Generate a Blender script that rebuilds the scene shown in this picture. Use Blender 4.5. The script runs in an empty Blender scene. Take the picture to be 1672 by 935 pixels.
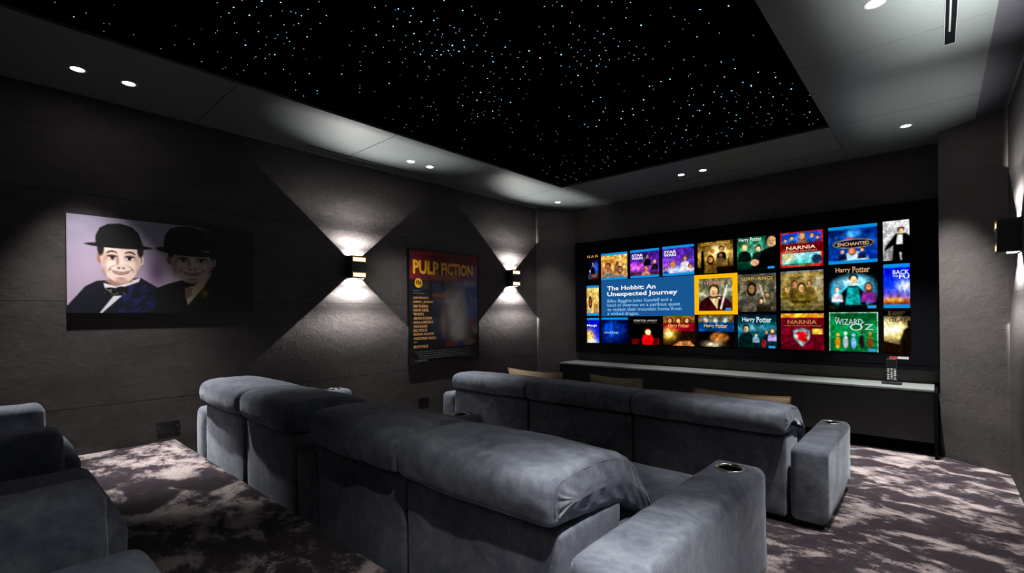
import bpy, bmesh, math, random
import numpy as np
from mathutils import Vector, Matrix, noise as mnoise

# ------------------------------------------------------------------ camera, world, exposure
SC = bpy.context.scene
COL = SC.collection
CAM_H = 1.328
F_PX = 775.0
cam_data = bpy.data.cameras.new('camera')
cam = bpy.data.objects.new('camera', cam_data)
COL.objects.link(cam)
SC.camera = cam
cam_data.sensor_width = 36.0
cam_data.lens = F_PX / 1672.0 * 36.0
cam_data.shift_y = 44.5 / 1672.0
cam_data.clip_start = 0.02
yaw = math.atan((1530 - 836) / F_PX)
roll = math.radians(0.6)
F = Vector((-math.sin(yaw), math.cos(yaw), 0))
R0 = Vector((math.cos(yaw), math.sin(yaw), 0))
U0 = Vector((0, 0, 1))
Rr = math.cos(roll) * R0 - math.sin(roll) * U0
Ur = math.sin(roll) * R0 + math.cos(roll) * U0
m4 = Matrix.Identity(4)
for i in range(3):
    m4[i][0] = Rr[i]; m4[i][1] = Ur[i]; m4[i][2] = -F[i]
m4[2][3] = CAM_H
cam.matrix_world = m4

w = bpy.data.worlds.new('world')
SC.world = w
w.use_nodes = True
w.node_tree.nodes['Background'].inputs[0].default_value = (0.5, 0.55, 0.7, 1)
w.node_tree.nodes['Background'].inputs[1].default_value = 0.0
SC.view_settings.view_transform = 'Standard'
SC.view_settings.look = 'None'
SC.view_settings.exposure = 0.0
SC.view_settings.gamma = 1.0
SC.view_settings.use_curve_mapping = False
try:
    SC.cycles.use_denoising = True
    SC.cycles.max_bounces = 6
    SC.cycles.diffuse_bounces = 2
    SC.cycles.sample_clamp_indirect = 4.0
    SC.cycles.caustics_reflective = False
    SC.cycles.caustics_refractive = False
except Exception:
    pass

# light levels (watts)
# sconce optics: (watts, tilt towards the wall, half angle across the wall, in degrees)
SCONCE_FANS = ((560.0, 6.2, 4.2, 0.42), (360.0, 14.0, 10.0, 0.8), (120.0, 30.0, 22.0, 1.0))   # last: share of the upward lamp
# light thrown outwards by each sconce: watts up, watts down, tilt, half angle across, half angle along
OUT_LEFT, OUT_FAR, OUT_NEAR = (160.0, 20.0, -33, 30, 46), (50.0, 20.0, -25, 30, 46), (420.0, 30.0, -14, 32, 66)
DL = dict(left_back=270.0, left_seat=210.0, left_mid=125.0, front_left=90.0, front=120.0, front_right=600.0, right_mid=210.0, right_back=330.0, right_rear=100.0)
DL_ANGLE, DL_BLEND = 64, 0.9
SCREEN_GAIN = 1.05
STAR_GAIN = 4.0

# ------------------------------------------------------------------ helpers
def tag(o, label=None, cat=None, group=None, kind=None):
    if label: o['label'] = label
    if cat: o['category'] = cat
    if group: o['group'] = group
    if kind: o['kind'] = kind
    return o

def empty(name, loc, label, cat, group=None):
    o = bpy.data.objects.new(name, None)
    o.empty_display_size = 0.1
    COL.objects.link(o)
    o.location = loc
    return tag(o, label, cat, group)

def obj(name, bm, mat, parent=None, smooth=True, kind=None):
    me = bpy.data.meshes.new(name)
    bm.normal_update()
    bm.to_mesh(me)
    bm.free()
    for m in (mat if isinstance(mat, (list, tuple)) else [mat]):
        me.materials.append(m)
    if smooth:
        for p in me.polygons: p.use_smooth = True
    o = bpy.data.objects.new(name, me)
    COL.objects.link(o)
    if parent: o.parent = parent
    if kind: o['kind'] = kind
    return o

def copy_tree(o, parent=None):
    c = o.copy(); COL.objects.link(c); c.parent = parent
    for ch in list(o.children): copy_tree(ch, c)
    return c

def box(bm, x0, x1, y0, y1, z0, z1, mi=0, bev=0.0):
    vs = [bm.verts.new((x, y, z)) for z in (z0, z1) for y in (y0, y1) for x in (x0, x1)]
    fs = []
    for q in ((0, 2, 3, 1), (4, 5, 7, 6), (0, 1, 5, 4), (1, 3, 7, 5), (3, 2, 6, 7), (2, 0, 4, 6)):
        f = bm.faces.new([vs[i] for i in q]); f.material_index = mi; fs.append(f)
    if bev > 0:
        es = list({e for f in fs for e in f.edges})
        r = bmesh.ops.bevel(bm, geom=es, offset=bev, segments=2, affect='EDGES', profile=0.6)
        for f in r['faces']: f.material_index = mi
    return vs

def prism(bm, poly, z0, z1, mi=0):
    """vertical prism over a plan polygon (counter-clockwise)"""
    a = [bm.verts.new((x, y, z0)) for x, y in poly]
    b = [bm.verts.new((x, y, z1)) for x, y in poly]
    n = len(poly)
    bm.faces.new(a[::-1]).material_index = mi
    bm.faces.new(b).material_index = mi
    for i in range(n):
        bm.faces.new((a[i], a[(i + 1) % n], b[(i + 1) % n], b[i])).material_index = mi

def lathe(bm, prof, seg=24, cx=0, cy=0, mi=0, closed=False):
    rings = []
    for r, z in prof:
        rings.append([bm.verts.new((cx + r * math.cos(2 * math.pi * k / seg), cy + r * math.sin(2 * math.pi * k / seg), z)) for k in range(seg)])
    pairs = list(zip(rings[:-1], rings[1:]))
    if closed: pairs.append((rings[-1], rings[0]))
    for a, b in pairs:
        for k in range(seg):
            bm.faces.new((a[k], a[(k + 1) % seg], b[(k + 1) % seg], b[k])).material_index = mi
    return rings

def axis_pts(a, b, r, n):
    L = b - a
    r = min(r, L * 0.499)
    pts = [a + r * t for t in (0, 0.12, 0.3, 0.5, 0.72)]
    inner = [a + r + (L - 2 * r) * k / n for k in range(n + 1)]
    return pts + inner + [b - r * t for t in (0.72, 0.5, 0.3, 0.12, 0)]

def rbox(bm, x0, x1, y0, y1, z0, z1, r, n=(6, 6, 6), amp=0.0, sc=6.0, seed=0.0, puff=0.0, sag=None, mi=0):
    """soft upholstery block: rounded box with a gentle cloth ripple and a puffed-out middle"""
    ax = (axis_pts(x0, x1, r, n[0]), axis_pts(y0, y1, r, n[1]), axis_pts(z0, z1, r, n[2]))
    lo = Vector((x0, y0, z0)); hi = Vector((x1, y1, z1)); mid = (lo + hi) / 2; half = (hi - lo) / 2
    rr = [min(r, half[i] * 0.999) for i in range(3)]
    N = [len(a) - 1 for a in ax]
    cache = {}
    off = Vector((seed * 3.1, seed * 1.7, seed * 2.3))
    def V(i, j, k):
        key = (i, j, k)
        if key in cache: return cache[key]
        p = Vector((ax[0][i], ax[1][j], ax[2][k]))
        q = Vector([min(max(p[c], lo[c] + rr[c]), hi[c] - rr[c]) for c in range(3)])
        d = Vector([(p[c] - q[c]) / rr[c] for c in range(3)])
        if d.length > 1e-9: d.normalize()
        p2 = Vector([q[c] + d[c] * rr[c] for c in range(3)])
        if puff:
            t = [(p2[c] - mid[c]) / half[c] for c in range(3)]
            for c in range(3):
                o1, o2 = t[(c + 1) % 3], t[(c + 2) % 3]
                p2[c] += d[c] * puff * max(0, 1 - o1 * o1) * max(0, 1 - o2 * o2)
        if amp:
            p2 += d * amp * mnoise.fractal((p2 + off) * sc, 0.9, 2.0, 3)
        if sag: p2 = sag(p2)
        v = bm.verts.new(p2); cache[key] = v
        return v
    def face(f, na, nb, flip):
        for a in range(na):
            for b in range(nb):
                q = [f(a, b), f(a + 1, b), f(a + 1, b + 1), f(a, b + 1)]
                if flip: q.reverse()
                bm.faces.new(q).material_index = mi
    face(lambda a, b: V(a, b, 0), N[0], N[1], True)
    face(lambda a, b: V(a, b, N[2]), N[0], N[1], False)
    face(lambda a, b: V(a, 0, b), N[0], N[2], False)
    face(lambda a, b: V(a, N[1], b), N[0], N[2], True)
    face(lambda a, b: V(0, a, b), N[1], N[2], True)
    face(lambda a, b: V(N[0], a, b), N[1], N[2], False)

def tube(bm, pts, r, seg=8, mi=0, cap=True):
    pts = [Vector(p) for p in pts]
    rings = []
    prev = None
    for i, p in enumerate(pts):
        t = (pts[min(i + 1, len(pts) - 1)] - pts[max(i - 1, 0)]).normalized()
        if prev is None:
            a = t.cross(Vector((0, 0, 1)))
            if a.length < 1e-3: a = t.cross(Vector((1, 0, 0)))
        else:
            a = prev - t * prev.dot(t)
        a.normalize(); prev = a
        b = t.cross(a)
        rings.append([bm.verts.new(p + (a * math.cos(2 * math.pi * k / seg) + b * math.sin(2 * math.pi * k / seg)) * r) for k in range(seg)])
    for A, B in zip(rings[:-1], rings[1:]):
        for k in range(seg):
            bm.faces.new((A[k], A[(k + 1) % seg], B[(k + 1) % seg], B[k])).material_index = mi
    if cap:
        bm.faces.new(rings[0][::-1]); bm.faces.new(rings[-1])

# ------------------------------------------------------------------ materials
def new_mat(name):
    m = bpy.data.materials.new(name)
    m.use_nodes = True
    nt = m.node_tree
    b = nt.nodes['Principled BSDF']
    return m, nt, b

def ramp(nt, fac, stops):
    n = nt.nodes.new('ShaderNodeValToRGB')
    e = n.color_ramp.elements
    while len(e) < len(stops): e.new(0.5)
    for k, (p, c) in enumerate(stops):
        e[k].position = p; e[k].color = (c[0], c[1], c[2], 1)
    nt.links.new(fac, n.inputs[0])
    return n.outputs[0]

def coords(nt, scale=(1, 1, 1), rot=(0, 0, 0)):
    t = nt.nodes.new('ShaderNodeTexCoord')
    mp = nt.nodes.new('ShaderNodeMapping')
    mp.inputs['Scale'].default_value = scale
    mp.inputs['Rotation'].default_value = rot
    nt.links.new(t.outputs['Object'], mp.inputs[0])
    return mp.outputs[0]

def noise_tex(nt, vec, scale, detail=4, rough=0.6, dist=0.0):
    n = nt.nodes.new('ShaderNodeTexNoise')
    n.inputs['Scale'].default_value = scale
    n.inputs['Detail'].default_value = detail
    n.inputs['Roughness'].default_value = rough
    n.inputs['Distortion'].default_value = dist
    nt.links.new(vec, n.inputs['Vector'])
    return n.outputs['Fac']

def bump(nt, b, h, strength, distance=0.01, prev=None):
    n = nt.nodes.new('ShaderNodeBump')
    n.inputs['Strength'].default_value = strength
    n.inputs['Distance'].default_value = distance
    nt.links.new(h, n.inputs['Height'])
    if prev: nt.links.new(prev, n.inputs['Normal'])
    nt.links.new(n.outputs[0], b.inputs['Normal'])
    return n.outputs[0]

def mathn(nt, op, a, b=None, c=None):
    n = nt.nodes.new('ShaderNodeMath'); n.operation = op
    for k, v in enumerate((a, b, c)):
        if v is None: continue
        if isinstance(v, (int, float)): n.inputs[k].default_value = v
        else: nt.links.new(v, n.inputs[k])
    return n.outputs[0]

def mixc(nt, fac, a, b):
    n = nt.nodes.new('ShaderNodeMix'); n.data_type = 'RGBA'
    if isinstance(fac, (int, float)): n.inputs[0].default_value = fac
    else: nt.links.new(fac, n.inputs[0])
    for k, v in ((6, a), (7, b)):
        if isinstance(v, tuple): n.inputs[k].default_value = (v[0], v[1], v[2], 1)
        else: nt.links.new(v, n.inputs[k])
    return n.outputs[2]

def plain(name, c, rough=0.5, metal=0.0, spec=0.5, grain=0.0):
    m, nt, b = new_mat(name)
    b.inputs['Roughness'].default_value = rough
    b.inputs['Metallic'].default_value = metal
    b.inputs['Specular IOR Level'].default_value = spec
    f = noise_tex(nt, coords(nt), 30, 3)
    k = grain
    nt.links.new(ramp(nt, f, [(0.3, [v * (1 - k) for v in c]), (0.7, [v * (1 + k) for v in c])]), b.inputs['Base Color'])
    return m

def glow(name, c, s):
    m = bpy.data.materials.new(name); m.use_nodes = True
    nt = m.node_tree
    nt.nodes.remove(nt.nodes['Principled BSDF'])
    e = nt.nodes.new('ShaderNodeEmission')
    e.inputs[0].default_value = (c[0], c[1], c[2], 1); e.inputs[1].default_value = s
    nt.links.new(e.outputs[0], nt.nodes['Material Output'].inputs[0])
    return m

def plaster(name, dark, light, joints=True, rough=0.62):
    m, nt, b = new_mat(name)
    v = coords(nt)
    vs = coords(nt, (1.0, 1.0, 2.2))
    f1 = noise_tex(nt, vs, 1.7, 8, 0.62, 0.4)
    f2 = noise_tex(nt, v, 14, 6, 0.7, 0.6)
    f = mathn(nt, 'ADD', mathn(nt, 'MULTIPLY', f1, 0.65), mathn(nt, 'MULTIPLY', f2, 0.35))
    c = ramp(nt, f, [(0.32, dark), (0.52, [(a + q) / 2 for a, q in zip(dark, light)]), (0.7, light)])
    # trowel streaks and pits
    pit = noise_tex(nt, coords(nt, (1, 1, 3.5)), 22, 5, 0.75, 1.2)
    pm = ramp(nt, pit, [(0.30, (0.45, 0.45, 0.45)), (0.42, (1, 1, 1))])
    mul = nt.nodes.new('ShaderNodeMix'); mul.data_type = 'RGBA'; mul.blend_type = 'MULTIPLY'; mul.inputs[0].default_value = 1
    nt.links.new(c, mul.inputs[6]); nt.links.new(pm, mul.inputs[7])
    c = mul.outputs[2]
    hgt = f2
    if joints:
        sp = nt.nodes.new('ShaderNodeSeparateXYZ'); nt.links.new(v, sp.inputs[0])
        tot = None
        for z in (2.220, 1.450, 0.688):
            d = mathn(nt, 'ABSOLUTE', mathn(nt, 'SUBTRACT', sp.outputs[2], z))
            g = mathn(nt, 'LESS_THAN', d, 0.0028)
            tot = g if tot is None else mathn(nt, 'MAXIMUM', tot, g)
        c = mixc(nt, tot, c, (0.012, 0.011, 0.011))
        hgt = mathn(nt, 'SUBTRACT', hgt, mathn(nt, 'MULTIPLY', tot, 0.8))
    nt.links.new(c, b.inputs['Base Color'])
    b.inputs['Roughness'].default_value = rough
    b.inputs['Specular IOR Level'].default_value = 0.3
    p = bump(nt, b, hgt, 0.42, 0.010)
    bump(nt, b, pit, 0.20, 0.006, p)
    return m

def velvet():
    m, nt, b = new_mat('blue_grey_velvet')
    v = coords(nt)
    f1 = noise_tex(nt, v, 5.0, 6, 0.65, 1.2)
    f2 = noise_tex(nt, v, 26, 4, 0.6, 0.5)
    f3 = noise_tex(nt, v, 900, 2, 0.5)
    f = mathn(nt, 'ADD', mathn(nt, 'MULTIPLY', f1, 0.7), mathn(nt, 'MULTIPLY', f2, 0.3))
    c = ramp(nt, f, [(0.36, (0.105, 0.120, 0.165)), (0.5, (0.18, 0.203, 0.25)), (0.64, (0.28, 0.308, 0.35))])
    nt.links.new(c, b.inputs['Base Color'])
    b.inputs['Roughness'].default_value = 0.85
    b.inputs['Specular IOR Level'].default_value = 0.15
    b.inputs['Sheen Weight'].default_value = 0.55
    b.inputs['Sheen Roughness'].default_value = 0.35
    b.inputs['Sheen Tint'].default_value = (0.75, 0.82, 0.95, 1)
    p = bump(nt, b, f2, 0.12, 0.01)
    bump(nt, b, f3, 0.25, 0.001, p)
    return m

def carpet_mat():
    m, nt, b = new_mat('mauve_silk_carpet')
    v = coords(nt)
    vs = coords(nt, (1.0, 1.3, 1.0), (0, 0, 0.6))
    f1 = noise_tex(nt, vs, 4.0, 3, 0.5, 0.6)
    f2 = noise_tex(nt, v, 330, 3, 0.75)
    f3 = noise_tex(nt, coords(nt, (1, 1.7, 1), (0, 0, 0.6)), 15, 5, 0.72, 0.25)
    f4 = noise_tex(nt, coords(nt, (1, 1.6, 1), (0, 0, 0.35)), 110, 3, 0.7)
    f = mathn(nt, 'ADD', mathn(nt, 'MULTIPLY', f1, 0.58), mathn(nt, 'ADD', mathn(nt, 'MULTIPLY', f3, 0.27), mathn(nt, 'MULTIPLY', f4, 0.15)))
    c = ramp(nt, f, [(0.43, (0.042, 0.032, 0.041)), (0.50, (0.062, 0.049, 0.060)), (0.532, (0.30, 0.25, 0.255)), (0.60, (0.62, 0.54, 0.53))])
    g = ramp(nt, f2, [(0.34, (0.35, 0.35, 0.35)), (0.66, (1.45, 1.45, 1.45))])
    mul = nt.nodes.new('ShaderNodeMix'); mul.data_type = 'RGBA'; mul.blend_type = 'MULTIPLY'; mul.inputs[0].default_value = 0.85
    nt.links.new(c, mul.inputs[6]); nt.links.new(g, mul.inputs[7])
    nt.links.new(mul.outputs[2], b.inputs['Base Color'])
    b.inputs['Roughness'].default_value = 0.9
    b.inputs['Specular IOR Level'].default_value = 0.1
    b.inputs['Sheen Weight'].default_value = 0.25
    b.inputs['Sheen Roughness'].default_value = 0.4
    p = bump(nt, b, f2, 0.6, 0.004)
    bump(nt, b, f3, 0.25, 0.006, p)
    return m

def vcol_mat(name, emit, gain=1.0, rough=0.5, coat=0.0):
    m = bpy.data.materials.new(name); m.use_nodes = True
    nt = m.node_tree
    b = nt.nodes['Principled BSDF']
    a = nt.nodes.new('ShaderNodeVertexColor'); a.layer_name = 'Col'
    if emit:
        nt.nodes.remove(b)
        e = nt.nodes.new('ShaderNodeEmission'); e.inputs[1].default_value = gain
        nt.links.new(a.outputs[0], e.inputs[0])
        nt.links.new(e.outputs[0], nt.nodes['Material Output'].inputs[0])
    else:
        nt.links.new(a.outputs[0], b.inputs['Base Color'])
        b.inputs['Roughness'].default_value = rough
        b.inputs['Coat Weight'].default_value = coat
        b.inputs['Coat Roughness'].default_value = 0.08
    return m

M_WALL = plaster("dark_plaster", (0.036, 0.032, 0.032), (0.082, 0.073, 0.071))
M_WALL_PLAIN = plaster("plain_plaster", (0.080, 0.074, 0.072), (0.142, 0.131, 0.128), joints=False)
M_WALL_SCREEN = plaster("screen_wall_plaster", (0.05, 0.045, 0.044), (0.10, 0.092, 0.088), joints=False)
M_CEIL = plain('satin_ceiling_paint', (0.125, 0.145, 0.145), 0.5, grain=0.03)
M_GAP = plain('dark_gap', (0.008, 0.008, 0.008), 0.9)
M_DARKCEIL = plain('dark_ceiling_paint', (0.045, 0.045, 0.058), 0.7, grain=0.05)
M_STARCLOTH = plain('black_star_cloth', (0.0015, 0.0015, 0.002), 1.0, spec=0.0)
M_CARPET = carpet_mat()
M_VELVET = velvet()
M_PIPING = plain('piping_cord', (0.10, 0.11, 0.135), 0.8)
M_BLACK = plain('matt_black', (0.010, 0.010, 0.012), 0.55)
M_BLACK_SOFT = plain('black_lacquer', (0.0075, 0.0075, 0.009), 0.35, grain=0.1)
M_VOID = plain('deep_black_cloth', (0.003, 0.003, 0.0045), 0.95, spec=0.05)
M_FRAMEV = plain('screen_frame_velvet', (0.0035, 0.0035, 0.006), 0.9, spec=0.1)
M_CABTOP = plain('grey_green_cabinet_top', (0.26, 0.29, 0.28), 0.3, grain=0.06)
M_CHROME = plain('brushed_steel', (0.75, 0.74, 0.68), 0.22, 1.0)
M_GOLD = plain('warm_brass', (0.55, 0.36, 0.12), 0.3, 1.0)
M_TRIM = plain('grey_light_trim', (0.35, 0.36, 0.36), 0.4)
M_ALU = plain('pale_aluminium', (0.5, 0.55, 0.55), 0.35, 0.6)
M_WHITE = plain('white_print', (0.75, 0.75, 0.72), 0.5)
M_LENS = glow('downlight_glow', (1.0, 0.97, 0.92), 30.0)
M_SCONCE_GLASS = glow('sconce_glow', (1.0, 0.78, 0.45), 2.6)
M_SCONCE_AMBER = glow('sconce_amber_edge', (1.0, 0.50, 0.10), 0.45)
M_STAR = glow('fibre_star_blue', (0.22, 0.55, 1.0), STAR_GAIN * 0.9)
M_STAR2 = glow('fibre_star_pale', (0.60, 0.68, 1.0), STAR_GAIN * 0.36)
M_SCREENIMG = vcol_mat('screen_picture', True, SCREEN_GAIN)
M_PRINT = vcol_mat('poster_print', False, rough=0.35, coat=0.6)
M_CANVAS = vcol_mat('canvas_print', False, rough=0.5)

_txt_mats = {}
def lin(c):
    return tuple((v / 12.92) if v <= 0.04045 else ((v + 0.055) / 1.055) ** 2.4 for v in c)
def text_mat(c, emit):
    key = (tuple(c), emit)
    if key not in _txt_mats:
        if emit: _txt_mats[key] = glow('screen_lettering', lin(c), SCREEN_GAIN)
        else: _txt_mats[key] = plain('printed_lettering', lin(c), 0.4)
    return _txt_mats[key]

# ------------------------------------------------------------------ room shell
XL, XR, YF, ZC, YB = -4.565, 0.43, 6.16, 2.928, -2.4
CHL = ((XL, 5.67), (-4.19, YF))
CHR = ((0.017, 5.78), (XR, 5.46))

def S(name, bm, mat, smooth=False):
    return obj(name, bm, mat, smooth=smooth, kind='structure')

bm = bmesh.new(); box(bm, XL - 0.1, XL, YB, 5.67, 0, ZC); S('wall_left', bm, M_WALL)
bm = bmesh.new(); prism(bm, [(XL, 5.67), CHL[1], (-4.19, YF + 0.1), (XL - 0.1, YF + 0.1), (XL - 0.1, 5.67)], 0, ZC); S('wall_front_left', bm, M_WALL_PLAIN)
bm = bmesh.new(); box(bm, -4.19, 0.017, YF, YF + 0.1, 0, ZC); S('wall_front', bm, M_WALL_SCREEN)
bm = bmesh.new(); prism(bm, [CHR[0], CHR[1], (XR + 0.1, 5.46), (XR + 0.1, YF + 0.1), (0.017, YF + 0.1)], 0, ZC); S('wall_front_right', bm, M_WALL_PLAIN)
bm = bmesh.new(); box(bm, XR, XR + 0.1, YB, 5.46, 0, ZC); S('wall_right', bm, M_WALL)
bm = bmesh.new(); box(bm, XL - 0.1, XR + 0.1, YB - 0.1, YB, 0, ZC); S('wall_back', bm, M_WALL)

bm = bmesh.new(); box(bm, XL - 0.1, XR + 0.1, YB - 0.1, YF + 0.1, -0.1, 0.0)
floor_o = S('floor', bm, M_CARPET)
Y1, Y2, Z1, Z2 = 2.85, 1.035, 0.175, 0.35
def step(name, y1, z):
    bm = bmesh.new()
    prof = [(y1, 0.0)] + [(y1 - 0.014 + 0.014 * math.cos(a), z - 0.014 + 0.014 * math.sin(a)) for a in [math.pi / 2 * k / 5 for k in range(6)]] + [(YB, z), (YB, 0)]
    a = [bm.verts.new((XL, y, zz)) for y, zz in prof]; b = [bm.verts.new((XR, y, zz)) for y, zz in prof]
    n = len(prof)
    bm.faces.new(a); bm.faces.new(b[::-1])
    for i in range(n): bm.faces.new((a[i], b[i], b[(i + 1) % n], a[(i + 1) % n]))
    bmesh.ops.recalc_face_normals(bm, faces=bm.faces[:])
    return obj(name, bm, M_CARPET, floor_o, smooth=False)
step('lower_platform', Y1, Z1)
step('upper_platform', Y2, Z2)

# ceiling: satin panels with fine gaps round a black star panel, dark strip along the right wall
SX0, SX1, SY0, SY1 = -3.56, -0.69, -1.2, 4.95
XD = 0.252
bm = bmesh.new()
g = 0.003
def cp(x0, x1, y0, y1, mi=0):
    box(bm, x0 + (g if x0 > XL else 0), x1, y0 + g, y1 - g, ZC, ZC + 0.03, mi)
for a, b in ((YB, -0.1), (-0.1, 1.187), (1.187, 2.475), (2.475, 3.75), (3.75, SY1)): cp(XL, SX0, a, b)
for a, b in ((YB, -0.3), (-0.3, 1.0), (1.0, 2.32), (2.32, 3.64), (3.64, SY1)): cp(SX1, XD, a, b)
for a, b in ((XL, SX0), (SX0, -1.63), (-1.63, SX1), (SX1, XD)): cp(a, b, SY1, YF + 0.1)
cp(SX0, SX1, YB, SY0)
box(bm, XD, XR + 0.1, YB, YF + 0.1, ZC, ZC + 0.03, 1)
box(bm, XL - 0.1, XR + 0.1, YB - 0.1, YF + 0.1, ZC + 0.032, ZC + 0.08, 2)
S('ceiling', bm, [M_CEIL, M_DARKCEIL, M_GAP])

# ------------------------------------------------------------------ star ceiling
BIG = "-271,127 -273,89 -280,89 -274,97 -257,97 -251,104 -254,116 -262,118 -286,106 -306,106 -304,122 -318,133 -311,147 -331,162 -296,162 -344,34 -188,160 -211,148 -205,153 -211,156 -216,159 -211,163 -205,167 -226,155 -240,153 -187,172 -223,167 -227,174 -207,191 -216,190 -212,196 -222,192 -227,187 -218,197 -238,183 -234,189 -229,192 -246,196 -284,191 -211,220 -194,213 -186,226 -186,237 -201,238 -247,244 -258,251 -273,250 -279,272 -263,273 -242,271 -146,205 -143,242 -143,259 -123,249 -165,270 -174,243 -181,272 -187,311 -195,313 -194,330 -199,335 -187,345 -184,357 -195,357 -174,354 -179,346 -165,337 -152,320 -143,319 -137,320 -224,346 -225,353 -219,357 -210,347 -224,323 -203,426 -203,462 -160,390 -121,361 -98,369 -120,373 -108,343 -101,360 -103,321 -99,336 -81,265 -104,282 -111,368 -91,400 -89,352 -82,368 -78,395 -122,416 -135,378 -137,397 -141,386 -149,393 -143,370 -76,451 -165,419"
SMALL = "-287,94 -254,113 -269,113 -246,116 -236,117 -244,125 -253,126 -262,125 -297,114 -288,127 -315,115 -329,115 -338,116 -332,127 -330,146 -346,106 -341,151 -346,159 -275,82 -264,90 -305,90 -296,98 -286,115 -275,117 -283,122 -327,85 -335,38 -335,26 -349,47 -338,48 -341,59 -347,73 -326,97 -327,105 -297,130 -266,105 -264,97 -346,94 -202,167 -228,147 -219,139 -181,173 -185,179 -202,176 -210,174 -215,172 -228,165 -237,163 -232,173 -223,180 -214,180 -205,183 -202,183 -200,191 -195,196 -205,200 -220,185 -212,203 -206,208 -239,179 -238,172 -225,197 -248,163 -255,155 -261,148 -243,190 -254,181 -260,175 -277,165 -283,168 -261,198 -256,203 -302,179 -311,184 -226,208 -219,219 -207,215 -191,223 -196,227 -206,246 -210,231 -221,228 -221,231 -229,233 -213,249 -209,254 -217,245 -234,244 -251,240 -248,230 -271,243 -265,239 -273,261 -258,275 -253,271 -244,263 -244,256 -250,261 -286,272 -264,282 -272,283 -265,292 -313,279 -311,251 -301,248 -292,234 -293,240 -311,241 -310,217 -335,242 -342,245 -334,228 -343,359 -307,343 -302,358 -304,375 -305,392 -344,313 -325,299 -153,199 -151,220 -145,213 -160,216 -166,211 -168,219 -156,230 -149,226 -132,218 -125,220 -118,227 -126,237 -135,229 -144,237 -137,240 -141,250 -149,242 -157,237 -165,241 -164,237 -149,248 -158,251 -151,258 -135,258 -135,267 -106,254 -135,279 -134,287 -144,280 -150,272 -155,269 -157,260 -164,254 -164,262 -161,275 -171,268 -172,262 -171,256 -182,254 -193,249 -169,278 -190,277 -197,275 -180,291 -188,287 -166,356 -152,326 -254,348 -251,342 -270,339 -273,347 -252,292 -281,317 -197,451 -191,433 -175,435 -150,371 -179,400 -178,418 -188,406 -181,375 -199,370 -215,385 -236,421 -253,434 -255,452 -265,448 -268,461 -279,464 -280,450 -304,473 -311,457 -323,458 -335,472 -324,481 -335,459 -335,438 -331,424 -317,419 -290,428 -268,417 -248,411 -249,392 -233,405 -220,412 -211,415 -209,428 -237,450 -221,462 -242,474 -79,303 -93,258 -94,273 -93,287 -116,353 -96,385 -81,360 -82,380 -114,390 -119,383 -108,399 -103,413 -111,421 -125,396 -128,378 -141,362 -134,355 -131,344 -112,318 -89,421 -89,434 -84,411 -93,454 -94,467 -102,443 -106,457 -102,431 -80,463 -73,426 -70,416 -74,473 -114,446 -126,429 -132,425 -125,407 -143,459 -144,448 -155,472 -134,471 -134,444 -160,460 -177,461 -174,445 -120,302 -124,323"

star_root = empty('star_ceiling', ((SX0 + SX1) / 2, (SY0 + SY1) / 2, ZC + 0.03), 'black rectangular ceiling panel dotted with tiny blue fibre stars', 'star ceiling')
def sloc(x, y): return (x - star_root.location.x, y - star_root.location.y, 0)
bm = bmesh.new()
cx, cy, _ = star_root.location
box(bm, SX0 + 0.002 - cx, SX1 - 0.002 - cx, SY0 + 0.002 - cy, SY1 - 0.002 - cy, -0.012, 0.0)
obj('panel', bm, M_STARCLOTH, star_root, smooth=False)
def star_bm(r):
    bm = bmesh.new()
    lathe(bm, [(0.0005, -r * 0.6), (r * 0.7, -r * 0.42), (r, 0.0)], 8)
    return bm
big = [tuple(int(v) / 100 for v in p.split(',')) for p in BIG.split()]
small = [tuple(int(v) / 100 for v in p.split(',')) for p in SMALL.split()]
rnd = random.Random(4)
first = None
for k, (x, y) in enumerate(big):
    if first is None:
        o = first = obj('star_light', star_bm(0.0043), M_STAR, star_root)
    else:
        o = first.copy(); COL.objects.link(o); o.parent = star_root
    s = rnd.choice((0.8, 0.9, 1.0, 1.15)) * (0.75 + 0.08 * y)
    sx, sy, _ = sloc(x, y)
    o.location = (sx, sy, -0.012); o.scale = (s, s, s)
bm = bmesh.new()
pts = list(small)
while len(pts) < len(small) + 260:
    # fainter fibres gather in the band where the bright ones gather
    bx, by = rnd.choice(small)
    x, y = bx + rnd.gauss(0, 0.22), by + rnd.gauss(0, 0.22)
    if SX0 + 0.03 < x < SX1 - 0.03 and SY0 < y < SY1 - 0.03: pts.append((x, y))
while len(pts) < len(small) + 330:
    pts.append((rnd.uniform(SX0 + 0.1, SX1 - 0.1), rnd.uniform(SY0, 0.3)))
for k, (x, y) in enumerate(pts):
    r = (0.0031 if k < len(small) else rnd.uniform(0.0018, 0.0028)) * (0.75 + 0.08 * max(y, 0))
    sx, sy, _ = sloc(x, y)
    bl = rnd.random() < 0.3
    t = [bm.verts.new((sx + r * math.cos(a), sy + r * math.sin(a), -0.0125)) for a in [math.pi / 3 * q for q in range(6)]]
    c = bm.verts.new((sx, sy, -0.0125 - r * 0.6))
    for q in range(6):
        f = bm.faces.new((t[q], c, t[(q + 1) % 6])); f.material_index = 0 if bl else 1
obj('small_star_lights', bm, [M_STAR, M_STAR2], star_root, kind='stuff')

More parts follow.
